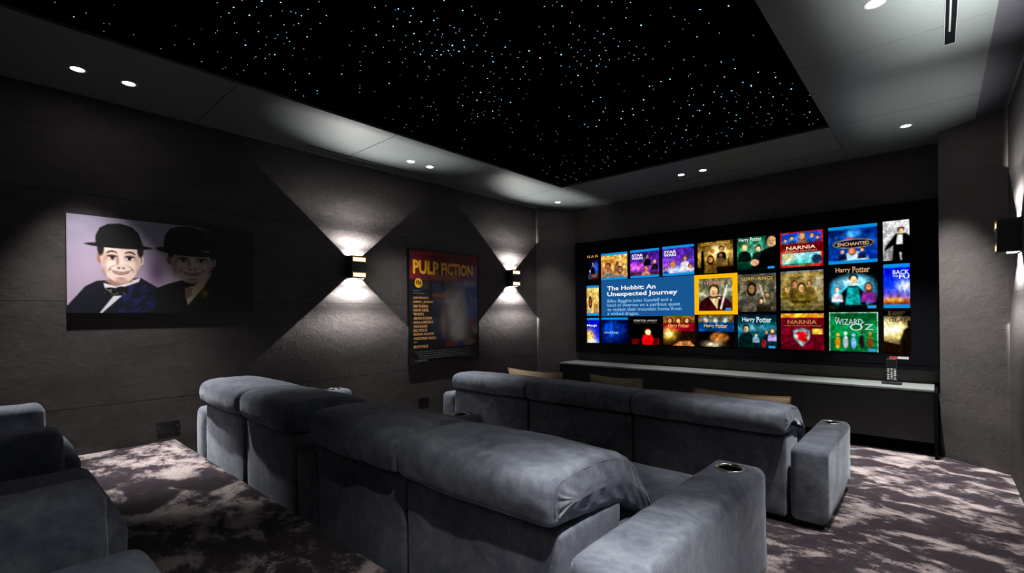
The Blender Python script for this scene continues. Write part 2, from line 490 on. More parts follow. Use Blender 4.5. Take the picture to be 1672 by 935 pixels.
# ------------------------------------------------------------------ ceiling downlights (each carries its own lamp)
def downlight(x, y, power, label, group, size=None, blend=None, aim=(0.0, 0.0), proto=[]):
    t = empty('ceiling_downlight', (x, y, ZC), label, 'downlight', group)
    if not proto:
        bm = bmesh.new(); lathe(bm, [(0.034, 0.0), (0.036, -0.004), (0.046, -0.004), (0.050, -0.001), (0.050, 0.0)], 28)
        a = obj('trim_ring', bm, M_TRIM, t)
        bm = bmesh.new(); lathe(bm, [(0.0005, -0.0025), (0.02, -0.0025), (0.0345, -0.001)], 28)
        b = obj('lens', bm, M_LENS, t)
        proto += [a, b]
    else:
        for p in proto:
            c = p.copy(); COL.objects.link(c); c.parent = t
    ld = bpy.data.lights.new('downlight_lamp', 'SPOT')
    ld.energy = power; ld.spot_size = math.radians(size or DL_ANGLE); ld.spot_blend = blend or DL_BLEND
    ld.shadow_soft_size = 0.03; ld.color = (1.0, 0.96, 0.93)
    l = bpy.data.objects.new('downlight_lamp', ld); COL.objects.link(l)
    l.parent = t; l.location = (0, 0, -0.03)
    l.rotation_euler = (math.radians(aim[1]), math.radians(aim[0]), 0)
    return t
GP = 'round downlights in the grey ceiling border'
downlight(-4.10, 0.42, DL['left_back'], 'recessed round downlight far left over the portrait, left of its pair', GP, 54, aim=(5, 4))
downlight(-4.10, 0.68, DL['left_seat'], 'recessed round downlight over the portrait, right one of its pair', GP, 54, aim=(-8, 15))
downlight(-4.08, 3.00, DL['left_mid'], 'recessed round downlight above the film poster, left of its pair', GP)
downlight(-4.08, 3.25, DL['left_mid'], 'recessed round downlight above the film poster, right of its pair', GP)
downlight(-4.06, 5.55, DL['front_left'], 'single recessed downlight in the far corner left of the screen', GP)
downlight(-2.21, 5.45, DL['front'], 'recessed downlight above the screen, left one of the pair', GP)
downlight(-1.96, 5.45, DL['front'], 'recessed downlight above the screen, right one of the pair', GP)
downlight(-0.19, 5.38, DL['front_right'], 'single recessed downlight near the right end of the screen', GP, 60)
downlight(-0.23, 3.12, DL['right_mid'], 'bright recessed downlight at the top right beside the black slot', GP)
downlight(-0.22, 0.85, DL['right_back'], 'recessed downlight in the right border above the big sofa arm', GP, 50)
downlight(-0.22, 0.40, DL['right_rear'], 'recessed downlight in the right border straight above the camera', GP, 90)

# ------------------------------------------------------------------ linear air slots
def slot(x0, x1, y0, y1, label, blades, rim):
    cx, cy = (x0 + x1) / 2, (y0 + y1) / 2
    t = empty('air_slot', (cx, cy, ZC), label, 'air vent')
    bm = bmesh.new(); box(bm, x0 - cx, x1 - cx, y0 - cy, y1 - cy, -0.002, -0.0005)
    obj('slot_opening', bm, M_VOID, t, smooth=False)
    bm = bmesh.new()
    for (a, b, c, d) in ((x0 - rim, x0, y0 - rim, y1 + rim), (x1, x1 + rim, y0 - rim, y1 + rim), (x0, x1, y0 - rim, y0), (x0, x1, y1, y1 + rim)):
        box(bm, a - cx, b - cx, c - cy, d - cy, -0.004, 0.0)
    obj('rim', bm, M_ALU, t, smooth=False)
    for (a, b, c, d) in blades:
        bm = bmesh.new(); box(bm, a - cx, b - cx, c - cy, d - cy, -0.007, -0.002)
        obj('blade', bm, M_ALU, t, smooth=False)
slot(-4.395, -4.368, 2.04, 4.06, 'long thin black air slot in the ceiling along the left wall', [], 0.002)
slot(0.046, 0.092, 1.2, 3.90, 'wide black linear slot with pale blade at top right ceiling', [(0.062, 0.070, 1.25, 3.72)], 0.003)
slot(-3.84, -0.285, 5.712, 5.732, 'thin linear air slot in the ceiling above the screen', [(-3.83, -0.3, 5.725, 5.729)], 0.002)

# ------------------------------------------------------------------ wall sconces
def sconce_thing(wall_x, y, z, face, label, out):
    """black up-down wall light; face = +1 looks into the room along +x"""
    t = empty('wall_sconce', (wall_x, y, z), label, 'wall light', 'black up-down wall sconces')
    t.rotation_euler = (0, 0, 0 if face > 0 else math.pi)
    W, Hh, D, th = 0.088, 0.115, 0.115, 0.006
    bm = bmesh.new()
    box(bm, 0.0005, th, -W, W, -Hh, Hh)
    box(bm, th, D, -W, -W + th, -Hh, Hh)
    box(bm, th, D, W - th, W, -Hh, Hh)
    # front panel with two windows
    wz0, wz1, wy = 0.062, 0.098, 0.070
    x0, x1 = D - th, D
    box(bm, x0, x1, -W + th, W - th, -wz0, wz0)
    for s in (1, -1):
        a, b = sorted((s * wz1, s * Hh)); box(bm, x0, x1, -W + th, W - th, a, b)
        a, b = sorted((s * wz0, s * wz1))
        box(bm, x0, x1, -W + th, -wy, a, b); box(bm, x0, x1, wy, W - th, a, b)
    obj('housing', bm, M_BLACK, t, smooth=False)
    for s in (1, -1):
        a, b = sorted((s * wz0, s * wz1))
        bm = bmesh.new(); box(bm, x0 + 0.001, x1 - 0.002, -wy, wy, a, b)
        obj('glass_window', bm, M_SCONCE_GLASS, t, smooth=False)
        bm = bmesh.new(); box(bm, x1 - 0.004, x1 + 0.0006, -wy - 0.004, wy + 0.004, a - 0.006, a); box(bm, x1 - 0.004, x1 + 0.0006, -wy - 0.004, wy + 0.004, b, b + 0.006)
        obj('amber_edge', bm, M_SCONCE_AMBER, t, smooth=False)
        bm = bmesh.new()
        e = 0.013
        for (p, q, r, u) in ((-wy - e, wy + e, a - e, a - 0.006), (-wy - e, wy + e, b + 0.006, b + e), (-wy - e, -wy - 0.004, a - 0.006, b + 0.006), (wy + 0.004, wy + e, a - 0.006, b + 0.006)):
            box(bm, D, D + 0.003, p, q, r, u)
        obj('brass_rim', bm, M_GOLD, t, smooth=False)
    # lamps inside the housing: a flat fan of light along the wall, and a soft part outwards
    def lamp(s, pw, half_across, tilt, x=0.06, soft=0.0015, along=72):
        ld = bpy.data.lights.new('sconce_lamp', 'SPOT')
        hy = math.radians(along)
        ld.energy = pw; ld.spot_size = 2 * hy; ld.spot_blend = 1.0
        ld.shadow_soft_size = soft; ld.color = (1.0, 0.965, 0.93)
        l = bpy.data.objects.new('sconce_lamp', ld); COL.objects.link(l); l.parent = t
        l.location = (x, 0, s * (Hh - 0.072))
        # spot shines along local -z; local y stays along the wall
        l.rotation_euler = (0, (math.pi - math.radians(tilt)) if s > 0 else math.radians(tilt), 0)
        l.scale = (math.tan(math.radians(half_across)) / math.tan(hy), 1, 1)
    for s in (1, -1):
        for pw, tilt, half, up in SCONCE_FANS: lamp(s, pw * (up if s > 0 else 1.0), half, tilt)
        lamp(s, out[0 if s > 0 else 1], out[3], out[2], 0.045, 0.008, out[4])
    return t
sconce_thing(XL, 2.61, 1.827, 1, 'black wall sconce glowing up and down between portrait and poster', OUT_LEFT)
sconce_thing(XL, 5.075, 1.835, 1, 'black wall sconce glowing up and down right of the film poster', OUT_LEFT)
sconce_thing(XR, 4.80, 1.835, -1, 'black wall sconce at the right edge on the right wall', OUT_FAR)
sconce_thing(XR, 2.85, 1.83, -1, 'black wall sconce on the right wall nearest the camera', OUT_NEAR)

# ------------------------------------------------------------------ wall sockets
def socket(y, z, label):
    t = empty('wall_socket', (XL, y, z), label, 'power socket', 'black double wall sockets')
    bm = bmesh.new(); box(bm, 0.0005, 0.009, -0.075, 0.075, -0.043, 0.043, bev=0.003); obj('plate', bm, M_BLACK_SOFT, t, smooth=False)
    for s in (-1, 1):
        bm = bmesh.new(); box(bm, 0.009, 0.012, s * 0.035 - 0.006, s * 0.035 + 0.006, 0.018, 0.032); obj('rocker_switch', bm, M_BLACK, t, smooth=False)
        bm = bmesh.new()
        r = lathe(bm, [(0.0002, 0.0012), (0.003, 0.0006), (0.0034, 0)], 8)
        bmesh.ops.rotate(bm, verts=bm.verts[:], cent=(0, 0, 0), matrix=Matrix.Rotation(math.pi / 2, 3, 'Y'))
        bmesh.ops.translate(bm, verts=bm.verts[:], vec=(0.009, s * 0.062, 0.0))
        obj('screw', bm, M_CHROME, t)
socket(3.50, 0.30, 'black double wall socket low under the film poster')
socket(0.98, 0.46, 'black double wall socket low under the portrait')

# ------------------------------------------------------------------ cinema sofas
PROF = [(1.046, .730), (1.032, .760), (1.029, .808), (1.040, .848), (1.075, .871), (1.13, .879), (1.22, .881), (1.31, .878), (1.39, .866), (1.455, .843),
        (1.515, .805), (1.565, .757), (1.61, .705), (1.650, .650), (1.672, .600), (1.662, .566), (1.615, .566), (1.56, .600), (1.50, .645), (1.43, .680), (1.36, .698), (1.27, .706), (1.18, .713), (1.10, .722)]
PROF = [(y - 1.064, z - 0.175) for y, z in PROF]
def smooth_loop(P, n=4):
    out = []
    m = len(P)
    for i in range(m):
        p0, p1, p2, p3 = P[i - 1], P[i], P[(i + 1) % m], P[(i + 2) % m]
        for k in range(n):
            t = k / n
            out.append(tuple(0.5 * (2 * b + (c - a) * t + (2 * a - 5 * b + 4 * c - d) * t * t + (3 * b - a - 3 * c + d) * t ** 3) for a, b, c, d in zip(p0, p1, p2, p3)))
    return out
LOOP = smooth_loop(PROF, 4)

def loop_normals(L):
    n = len(L); out = []
    for i in range(n):
        a, b = L[i - 1], L[(i + 1) % n]
        ty, tz = b[0] - a[0], b[1] - a[1]
        l = math.hypot(ty, tz)
        out.append((-tz / l, ty / l))
    return out
LN = loop_normals(LOOP)      # loop runs clockwise seen from +x, so this points outwards

def headrest_bm(x0, x1, seed):
    bm = bmesh.new()
    r = 0.030
    L = x1 - x0
    st = [(0, r)] + [(r * (1 - math.cos(a)), r * (1 - math.sin(a))) for a in [math.pi / 2 * k / 5 for k in range(1, 6)]]
    xs = [(x0 + a, d) for a, d in st]
    nmid = max(10, int(L / 0.035))
    xs += [(x0 + r + (L - 2 * r) * k / nmid, 0.0) for k in range(1, nmid)]
    xs += [(x1 - a, d) for a, d in reversed(st)]
    rings = []
    for x, d in xs:
        ring = []
        e = min(x - x0, x1 - x)
        t = (x - x0) / L * 2 - 1
        for i, (y, z) in enumerate(LOOP):
            ny, nz = LN[i]
            crown = 0.010 * (1 - t ** 4) if z > 0.56 else 0.0
            rip = 0.006 * mnoise.fractal(Vector((x * 5 + seed * 7.7, y * 6, z * 6)), 0.9, 2.0, 3)
            # gathers fanning from the seam at the two ends
            gather = 0.0022 * math.exp(-e / 0.05) * math.sin(i * 1.6 + seed) * (1 if 0.12 < y else 0.3)
            k = crown + rip + gather - d
            ring.append(bm.verts.new((x, y + ny * k, z + nz * k)))
        rings.append(ring)
    n = len(LOOP)
    for A, B in zip(rings[:-1], rings[1:]):
        for i in range(n): bm.faces.new((A[i], B[i], B[(i + 1) % n], A[(i + 1) % n]))
    for ring, x, s in ((rings[0], x0, -1), (rings[-1], x1, 1)):
        prev = ring
        cy = sum(p[0] for p in LOOP) / n; cz = sum(p[1] for p in LOOP) / n - 0.01
        for q in (0.86, 0.66, 0.42, 0.18):
            new = []
            for i, v in enumerate(ring):
                # shrink towards the mid-line of the cushion so that the flap stays in shape
                ty = v.co.y; my = cy + (ty - cy) * (0.70 + 0.30 * q)
                mz = mid_z(my)
                w = 0.0030 * math.sin(i * 1.35 + 2.5 * q + seed) * q
                new.append(bm.verts.new((x + s * (0.012 * (1 - q) + w), my + (ty - my) * q, mz + (v.co.z - mz) * q)))
            for i in range(n):
                f = (prev[i], new[i], new[(i + 1) % n], prev[(i + 1) % n])
                bm.faces.new(f if s > 0 else f[::-1])
            prev = new
        bm.faces.new(prev if s < 0 else prev[::-1])
    bmesh.ops.recalc_face_normals(bm, faces=bm.faces[:])
    return bm

def mid_z(y):
    P = ((0.0, .615), (0.20, .622), (0.34, .610), (0.42, .575), (0.50, .515), (0.58, .430), (0.62, .400))
    for (a, za), (b, zb) in zip(P, P[1:]):
        if y <= b: return za + (zb - za) * max(0.0, (y - a)) / (b - a)
    return P[-1][1]

def piping_bm(x):
    bm = bmesh.new()
    pts = [(x, LOOP[i][0] - LN[i][0] * 0.020, LOOP[i][1] - LN[i][1] * 0.020) for i in range(4, 58)]
    tube(bm, pts, 0.0028, 6)
    return bm

CUP_R = 0.056
def arm_part(t, x0, x1, length, seed, cup):
    bm = bmesh.new()
    cxm, cy = (x0 + x1) / 2, length - 0.135
    cuts = []
    rbox(bm, x0, x1, 0.0, length, 0.035, 0.49, 0.042, (5, 18, 8), 0.0045, 4.5, seed, 0.006)
    arm = obj('arm', bm, M_VELVET, t)
    if cup:
        cb = bmesh.new(); lathe(cb, [(0.0001, 0.40), (CUP_R, 0.40), (CUP_R, 0.56), (0.0001, 0.56)], 32, cxm, cy)
        bmesh.ops.remove_doubles(cb, verts=cb.verts[:], dist=0.0005)
        bmesh.ops.recalc_face_normals(cb, faces=cb.faces[:])
        cut = obj('cup_cut', cb, M_VELVET, t)
        md = arm.modifiers.new('cut', 'BOOLEAN'); md.operation = 'DIFFERENCE'; md.object = cut; md.solver = 'EXACT'
        bpy.context.view_layer.update()
        dg = bpy.context.evaluated_depsgraph_get()
        me = bpy.data.meshes.new_from_object(arm.evaluated_get(dg))
        arm.modifiers.clear(); old = arm.data; arm.data = me; bpy.data.meshes.remove(old)
        bpy.data.objects.remove(cut)
        zt = 0.492
        bm = bmesh.new()
        lathe(bm, [(0.0455, zt - 0.002), (0.047, zt + 0.004), (0.053, zt + 0.006), (0.060, zt + 0.004), (0.062, zt - 0.001), (0.0555, zt - 0.006), (0.0455, zt - 0.006)], 40, cxm, cy, closed=True)
        ring = obj('cup_holder', bm, M_CHROME, arm)
        bm = bmesh.new()
        lathe(bm, [(0.0505, zt - 0.003), (0.0495, zt - 0.07), (0.0485, 0.412), (0.0005, 0.410)], 32, cxm, cy)
        obj('cup_well', bm, M_BLACK, arm)
    return arm

def sofa(name, label, modules, yb, z0, arm_len, seat_len, cups=True):
    xa = min(m[1] for m in modules); xb = max(m[2] for m in modules); xm = (xa + xb) / 2
    t = empty(name, (xm, yb, z0), label, 'sofa', 'velvet cinema sofas in three rows')
    for k, (kind, x0, x1) in enumerate(modules):
        x0 -= xm; x1 -= xm
        sd = k * 1.37 + yb * 3
        if kind == 'arm':
            arm_part(t, x0, x1, arm_len, sd, cups)
        else:
            bm = bmesh.new(); rbox(bm, x0 + 0.006, x1 - 0.006, 0.008, 0.36, 0.035, 0.535, 0.022, (12, 5, 8), 0.0035, 5, sd)
            obj('backrest', bm, M_VELVET, t)
            bm = bmesh.new(); rbox(bm, x0 + 0.012, x1 - 0.012, 0.33, 0.55, 0.30, 0.46, 0.05, (12, 4, 4), 0.004, 5, sd + 2)
            obj('back_cushion', bm, M_VELVET, t)
            bm = bmesh.new(); rbox(bm, x0 + 0.004, x1 - 0.004, 0.37, seat_len, 0.05, 0.325, 0.045, (12, 16, 5), 0.004, 4, sd + 5, 0.014)
            obj('seat_cushion', bm, M_VELVET, t)
            h = obj('headrest', headrest_bm(x0 + 0.002, x1 - 0.002, sd), M_VELVET, t)
            for px in (x0 + 0.006, x1 - 0.006): obj('piping', piping_bm(px), M_PIPING, h)
    bm = bmesh.new()
    box(bm, xa - xm + 0.03, xb - xm - 0.03, 0.05, arm_len - 0.06, 0.0, 0.06)
    obj('plinth', bm, M_BLACK, t, smooth=False)
    return t

sofa('cinema_sofa', 'three-seat blue-grey velvet sofa in the front row facing the screen',
     [('arm', -4.02, -3.835), ('seat', -3.83, -2.81), ('seat', -2.805, -1.765), ('seat', -1.76, -0.705), ('arm', -0.69, -0.492)], 3.336, 0.0, 1.02, 1.10)
sofa('cinema_sofa', 'long four-seat blue-grey velvet sofa on the lower step with centre arm',
     [('arm', -4.135, -3.945), ('seat', -3.94, -3.185), ('seat', -3.155, -2.455), ('arm', -2.448, -2.245), ('seat', -2.24, -1.525), ('seat', -1.52, -0.785), ('arm', -0.765, -0.545)],
     1.064, Z1, 1.17, 1.37)
sofa('cinema_sofa', 'rear blue-grey velvet sofa at bottom left on the upper step',
     [('arm', -3.97, -3.76), ('seat', -3.755, -3.055), ('arm', -3.05, -2.84), ('seat', -2.835, -1.965), ('arm', -1.96, -1.75), ('seat', -1.745, -0.95), ('arm', -0.945, -0.735)],
     -0.93, Z2, 1.165, 1.245, cups=False)

# ------------------------------------------------------------------ cushions on the front sofa
def woven(name, a, b, trim):
    m, nt, bs = new_mat(name)
    v = coords(nt, (1, 1, 1), (0, 0, 0.785))
    ck = nt.nodes.new('ShaderNodeTexChecker'); ck.inputs['Scale'].default_value = 60
    nt.links.new(v, ck.inputs['Vector'])
    f = noise_tex(nt, coords(nt), 60, 4, 0.7)
    c = mixc(nt, ck.outputs['Fac'], a, b)
    c = mixc(nt, mathn(nt, 'MULTIPLY', f, 0.5), c, trim)
    nt.links.new(c, bs.inputs['Base Color']); bs.inputs['Roughness'].default_value = 0.8
    bump(nt, bs, f, 0.3, 0.004)
    return m
M_TAN = woven('tan_woven_fabric', (0.72, 0.54, 0.36), (0.52, 0.36, 0.22), (0.75, 0.60, 0.42))
M_OLIVE = woven('olive_gold_woven_fabric', (0.58, 0.49, 0.28), (0.34, 0.28, 0.14), (0.62, 0.55, 0.34))
M_CORD = plain('amber_cord', (0.68, 0.36, 0.13), 0.7)
def cushion(x0, x1, y, z0, z1, tilt, mat, label, cord, seed):
    cx, cz = (x0 + x1) / 2, (z0 + z1) / 2
    t = empty('cushion', (cx, y, cz), label, 'cushion', 'woven cushions on the front sofa')
    t.rotation_euler = (tilt, 0, 0)
    w, h = (x1 - x0) / 2, (z1 - z0) / 2
    bm = bmesh.new()
    n = 18
    def P(u, v, s):
        # pinched corners and slightly hollow sides
        hx = w * (1 - 0.06 * (1 - v * v)); hz = h * (1 - 0.10 * (1 - u * u))
        th = 0.075 * ((1 - u * u) * (1 - v * v)) ** 0.42
        r = 0.004 * mnoise.noise(Vector((u * 3 + seed, v * 3, s)))
        return (u * hx, s * (th + r * (1 if th > 0.01 else 0)), v * hz)
    for s in (-1, 1):
        g = [[bm.verts.new(P(-1 + 2 * i / n, -1 + 2 * j / n, s)) for j in range(n + 1)] for i in range(n + 1)]
        for i in range(n):
            for j in range(n):
                q = (g[i][j], g[i + 1][j], g[i + 1][j + 1], g[i][j + 1])
                bm.faces.new(q if s < 0 else q[::-1])
    bmesh.ops.remove_doubles(bm, verts=bm.verts[:], dist=0.0006)
    obj('cover', bm, mat, t)
    bm = bmesh.new()
    loop = [P(-1 + 2 * i / n, 1, 1) for i in range(n + 1)] + [P(1, 1 - 2 * i / n, 1) for i in range(1, n + 1)] + [P(1 - 2 * i / n, -1, 1) for i in range(1, n + 1)] + [P(-1, -1 + 2 * i / n, 1) for i in range(1, n + 1)]
    loop = [(x, 0, z) for x, _, z in loop]
    tube(bm, loop, 0.0055, 6)
    obj('corded_edge', bm, cord, t)
cushion(-3.66, -2.90, 4.035, 0.345, 0.712, 0.14, M_TAN, 'pale tan woven cushion on the front sofa, nearest the left wall', M_TAN, 1)
cushion(-2.56, -2.005, 4.035, 0.345, 0.725, 0.14, M_OLIVE, 'olive gold woven cushion in the middle of the front sofa', M_OLIVE, 2)
cushion(-1.55, -0.815, 4.035, 0.345, 0.688, 0.14, M_TAN, 'tan cushion with amber corded edge at the right of the front sofa', M_CORD, 3)

# ------------------------------------------------------------------ media cabinet under the screen
CX0, CX1, CY0, CY1, CZ0, CZ1 = -4.165, -0.024, 5.69, 6.155, 0.125, 0.603
t = empty('media_cabinet', ((CX0 + CX1) / 2, CY1, 0), 'long low black cabinet under the screen with grey-green top', 'cabinet')
def cab(name, mat, x0, x1, y0, y1, z0, z1, bev=0.0, parent=None):
    bm = bmesh.new(); o = t.location
    box(bm, x0 - o.x, x1 - o.x, y0 - o.y, y1 - o.y, z0, z1, bev=bev)
    return obj(name, bm, mat, parent or t, smooth=False)
cab('carcass', M_BLACK, CX0 + 0.003, CX1 - 0.003, CY0 + 0.022, CY1, CZ0, CZ1 - 0.022)
cab('top', M_CABTOP, CX0, CX1, CY0, CY1, CZ1 - 0.012, CZ1)
cab('edge_strip', M_ALU, CX0, CX1, CY0 + 0.002, CY0 + 0.012, CZ1 - 0.021, CZ1 - 0.0145)
nd = 4
for k in range(nd):
    wdt = (CX1 - CX0) / nd
    cab('door', M_BLACK_SOFT, CX0 + k * wdt + 0.002, CX0 + (k + 1) * wdt - 0.002, CY0 + 0.003, CY0 + 0.021, CZ0, CZ1 - 0.024)
cab('plinth', M_VOID, CX0 + 0.05, CX1 - 0.05, CY0 + 0.10, CY1, 0.0, CZ0)
bm = bmesh.new(); o = t.location
pr = [(6.15, 0.0), (5.60, 0.0), (5.675, CZ1 - 0.02), (6.15, CZ1 - 0.02)]
a = [bm.verts.new((CX1 + 0.001 - o.x, y - o.y, z)) for y, z in pr]; b = [bm.verts.new((CX1 + 0.024 - o.x, y - o.y, z)) for y, z in pr]
bm.faces.new(a); bm.faces.new(b[::-1])
for i in range(4): bm.faces.new((a[i], b[i], b[(i + 1) % 4], a[(i + 1) % 4]))
bmesh.ops.recalc_face_normals(bm, faces=bm.faces[:])
obj('end_panel', bm, M_VOID, t, smooth=False)

# remote handset standing in its dock
RX, RY = -0.335, 5.93
t = empty('charging_dock', (RX, RY, CZ1), 'small black charging dock on the cabinet below the screen', 'dock')
bm = bmesh.new(); box(bm, -0.078, 0.078, -0.05, 0.05, 0.0, 0.022, bev=0.006); obj('base', bm, M_BLACK, t, smooth=False)
bm = bmesh.new(); box(bm, -0.046, 0.046, -0.024, -0.017, 0.022, 0.04); box(bm, -0.046, 0.046, 0.018, 0.024, 0.022, 0.06); obj('cradle', bm, M_BLACK, t, smooth=False)
t = empty('remote_control', (RX, RY, CZ1 + 0.0225), 'black remote handset with white keys standing upright in its dock', 'remote control')
t.rotation_euler = (math.radians(-2), 0, 0)
bm = bmesh.new(); rbox(bm, -0.042, 0.042, -0.012, 0.012, 0.001, 0.225, 0.008, (3, 2, 6)); obj('body', bm, M_BLACK, t)
bm = bmesh.new(); box(bm, -0.034, 0.034, -0.0135, -0.0115, 0.14, 0.215); obj('display', bm, M_BLACK_SOFT, t, smooth=False)
for r in range(6):
    for c in range(3):
        bm = bmesh.new()
        kw = 0.007 if (r + c) % 2 else 0.009
        box(bm, -0.026 + c * 0.026 - kw, -0.026 + c * 0.026 + kw, -0.0145, -0.0115, 0.024 + r * 0.019, 0.024 + r * 0.019 + 0.009)
        obj('key', bm, M_WHITE if (r * 3 + c) % 4 != 1 else M_TRIM, t, smooth=False)

# ------------------------------------------------------------------ painted pictures (colour per mesh vertex)
class Canvas:
    def __init__(s, nx, ny, seed=0):
        s.nx, s.ny = nx, ny
        s.u, s.v = np.meshgrid((np.arange(nx) + 0.5) / nx, (np.arange(ny) + 0.5) / ny)
        s.a = np.zeros((ny, nx, 3)); s.r = np.random.default_rng(seed)
        s.px = 1.0 / nx
    def put(s, mask, c, al=1.0):
        m = np.clip(mask * al, 0, 1)[..., None]
        s.a = s.a * (1 - m) + np.array(c, float) * m
        return s
    def fill(s, top, bot=None, mid=None):
        t = s.v[..., None]
        a, b = np.array(top, float), np.array(bot if bot else top, float)
        if mid:
            m = np.array(mid, float)
            s.a = np.where(t < .5, a + (m - a) * t * 2, m + (b - m) * (t * 2 - 1))
        else: s.a = a + (b - a) * t
        return s
    def cloud(s, c, amt, cells=6, sharp=1.0):
        f = np.zeros((s.ny, s.nx)); am = 1.0
        for o in range(3):
            n = cells * 2 ** o
            g = s.r.random((n + 2, n + 2))
            x = s.u * n; y = s.v * n
            i, j = x.astype(int), y.astype(int); fx, fy = x - i, y - j
            fx = fx * fx * (3 - 2 * fx); fy = fy * fy * (3 - 2 * fy)
            f += am * ((g[j, i] * (1 - fx) + g[j, i + 1] * fx) * (1 - fy) + (g[j + 1, i] * (1 - fx) + g[j + 1, i + 1] * fx) * fy)
            am *= .55
        f = np.clip((f / 1.85 - .5) * 2.2 * sharp + .5, 0, 1)
        return s.put(f, c, amt)
    def ell(s, cx, cy, rx, ry, c, soft=.12, al=1.0, rot=0.0):
        dx, dy = s.u - cx, s.v - cy
        q, w = math.cos(rot), math.sin(rot)
        d = np.sqrt(((dx * q + dy * w) / rx) ** 2 + ((-dx * w + dy * q) / ry) ** 2)
        return s.put(np.clip((1 - d) / soft + .5, 0, 1), c, al)
    def glow(s, cx, cy, rx, ry, c, al=1.0):
        d = ((s.u - cx) / rx) ** 2 + ((s.v - cy) / ry) ** 2
        return s.put(np.exp(-d * 1.5), c, al)
    def rect(s, x0, y0, x1, y1, c, al=1.0):
        return s.put(((s.u >= x0) & (s.u <= x1) & (s.v >= y0) & (s.v <= y1)).astype(float), c, al)
    def poly(s, pts, c, al=1.0):
        tot = np.zeros((s.ny, s.nx))
        for ox, oy in ((-.25, -.25), (.25, -.25), (-.25, .25), (.25, .25)):
            x, y = s.u + ox / s.nx, s.v + oy / s.ny
            ins = np.zeros((s.ny, s.nx), bool)
            for (x0, y0), (x1, y1) in zip(pts, pts[1:] + pts[:1]):
                if y0 == y1: continue
                c0 = (y0 > y) != (y1 > y)
                ins ^= c0 & (x < (x1 - x0) * (y - y0) / (y1 - y0) + x0)
            tot += ins
        return s.put(tot / 4, c, al)
    def line(s, x0, y0, x1, y1, w, c, al=1.0):
        dx, dy = x1 - x0, y1 - y0
        t = np.clip(((s.u - x0) * dx + (s.v - y0) * dy) / (dx * dx + dy * dy), 0, 1)
        d = np.hypot(s.u - x0 - t * dx, s.v - y0 - t * dy)
        return s.put(np.clip((w - d) / s.px + .5, 0, 1), c, al)
    def finish(s):
        """film-still texture: fine mottling and stronger contrast"""
        if s.nx < 8: return s
        g = s.r.random((s.ny // 2 + 1, s.nx // 2 + 1))
        g = np.kron(g, np.ones((2, 2)))[:s.ny, :s.nx] * .6 + s.r.random((s.ny, s.nx)) * .4
        base = s.a.copy()
        s.cloud((0, 0, 0), .18, 11, 1.4)
        bright = np.clip(base * 1.5, 0, 1); m = s.a.mean(-1, keepdims=True) > base.mean(-1, keepdims=True) * .93
        s.a = np.where(m, s.a * .6 + bright * .4, s.a)
        lum = s.a.mean(-1, keepdims=True)
        a = lum + (s.a - lum) * 1.15
        s.a = np.clip((a - .30) * 1.28 + .32, 0, 1) * (.80 + .40 * g[..., None])
        return s
    def man(s, cx, cy, h, skin, hair, coat, long=False):
        """plain head and shoulders, h = head height"""
        s.poly([(cx - h * .95, cy + h * 2.3), (cx - h * .8, cy + h * .95), (cx - h * .25, cy + h * .62), (cx + h * .25, cy + h * .62), (cx + h * .8, cy + h * .95), (cx + h * .95, cy + h * 2.3)], coat)
        if long: s.ell(cx, cy + h * .18, h * .52, h * .72, hair)
        s.ell(cx, cy - h * .06, h * .46, h * .56, hair)
        s.ell(cx, cy + h * .08, h * .34, h * .46, skin)
        dk = [v * .45 for v in skin]
        s.ell(cx - h * .14, cy, h * .06, h * .04, dk); s.ell(cx + h * .14, cy, h * .06, h * .04, dk)
        s.ell(cx, cy + h * .3, h * .12, h * .03, dk)
        s.glow(cx - h * .2, cy + h * .2, h * .2, h * .4, [v * .7 for v in skin], .5)
        return s

def picture(name, cv, origin, U, V, mat, parent, lift=0.0):
    """grid mesh that carries the canvas; origin = top left corner, U along the width, V down, all relative to the parent"""
    nx, ny = cv.nx, cv.ny
    gx, gy = np.meshgrid(np.arange(nx + 1) / nx, np.arange(ny + 1) / ny)
    O = np.array(origin, float); U = np.array(U, float); V = np.array(V, float)
    N = np.cross(V, U); N = N / np.linalg.norm(N)
    co = O + gx[..., None] * U + gy[..., None] * V + N * lift
    me = bpy.data.meshes.new(name)
    idx = np.arange((nx + 1) * (ny + 1)).reshape(ny + 1, nx + 1)
    q = np.stack([idx[:-1, :-1], idx[1:, :-1], idx[1:, 1:], idx[:-1, 1:]], -1).reshape(-1, 4)
    me.vertices.add((nx + 1) * (ny + 1)); me.vertices.foreach_set('co', co.reshape(-1))
    me.loops.add(q.size); me.loops.foreach_set('vertex_index', q.reshape(-1))
    me.polygons.add(len(q)); me.polygons.foreach_set('loop_start', np.arange(0, q.size, 4))
    me.update(calc_edges=True)
    p = np.pad(np.clip(cv.a, 0, 1), ((1, 1), (1, 1), (0, 0)), mode='edge')
    c = (p[:-1, :-1] + p[1:, :-1] + p[:-1, 1:] + p[1:, 1:]) / 4
    c = np.where(c <= .04045, c / 12.92, ((c + .055) / 1.055) ** 2.4)
    rgba = np.concatenate([c, np.ones(c.shape[:2] + (1,))], -1).reshape(-1)
    at = me.color_attributes.new('Col', 'FLOAT_COLOR', 'POINT')
    at.data.foreach_set('color', rgba.astype(np.float32))
    me.materials.append(mat)
    o = bpy.data.objects.new(name, me); COL.objects.link(o); o.parent = parent
    return o

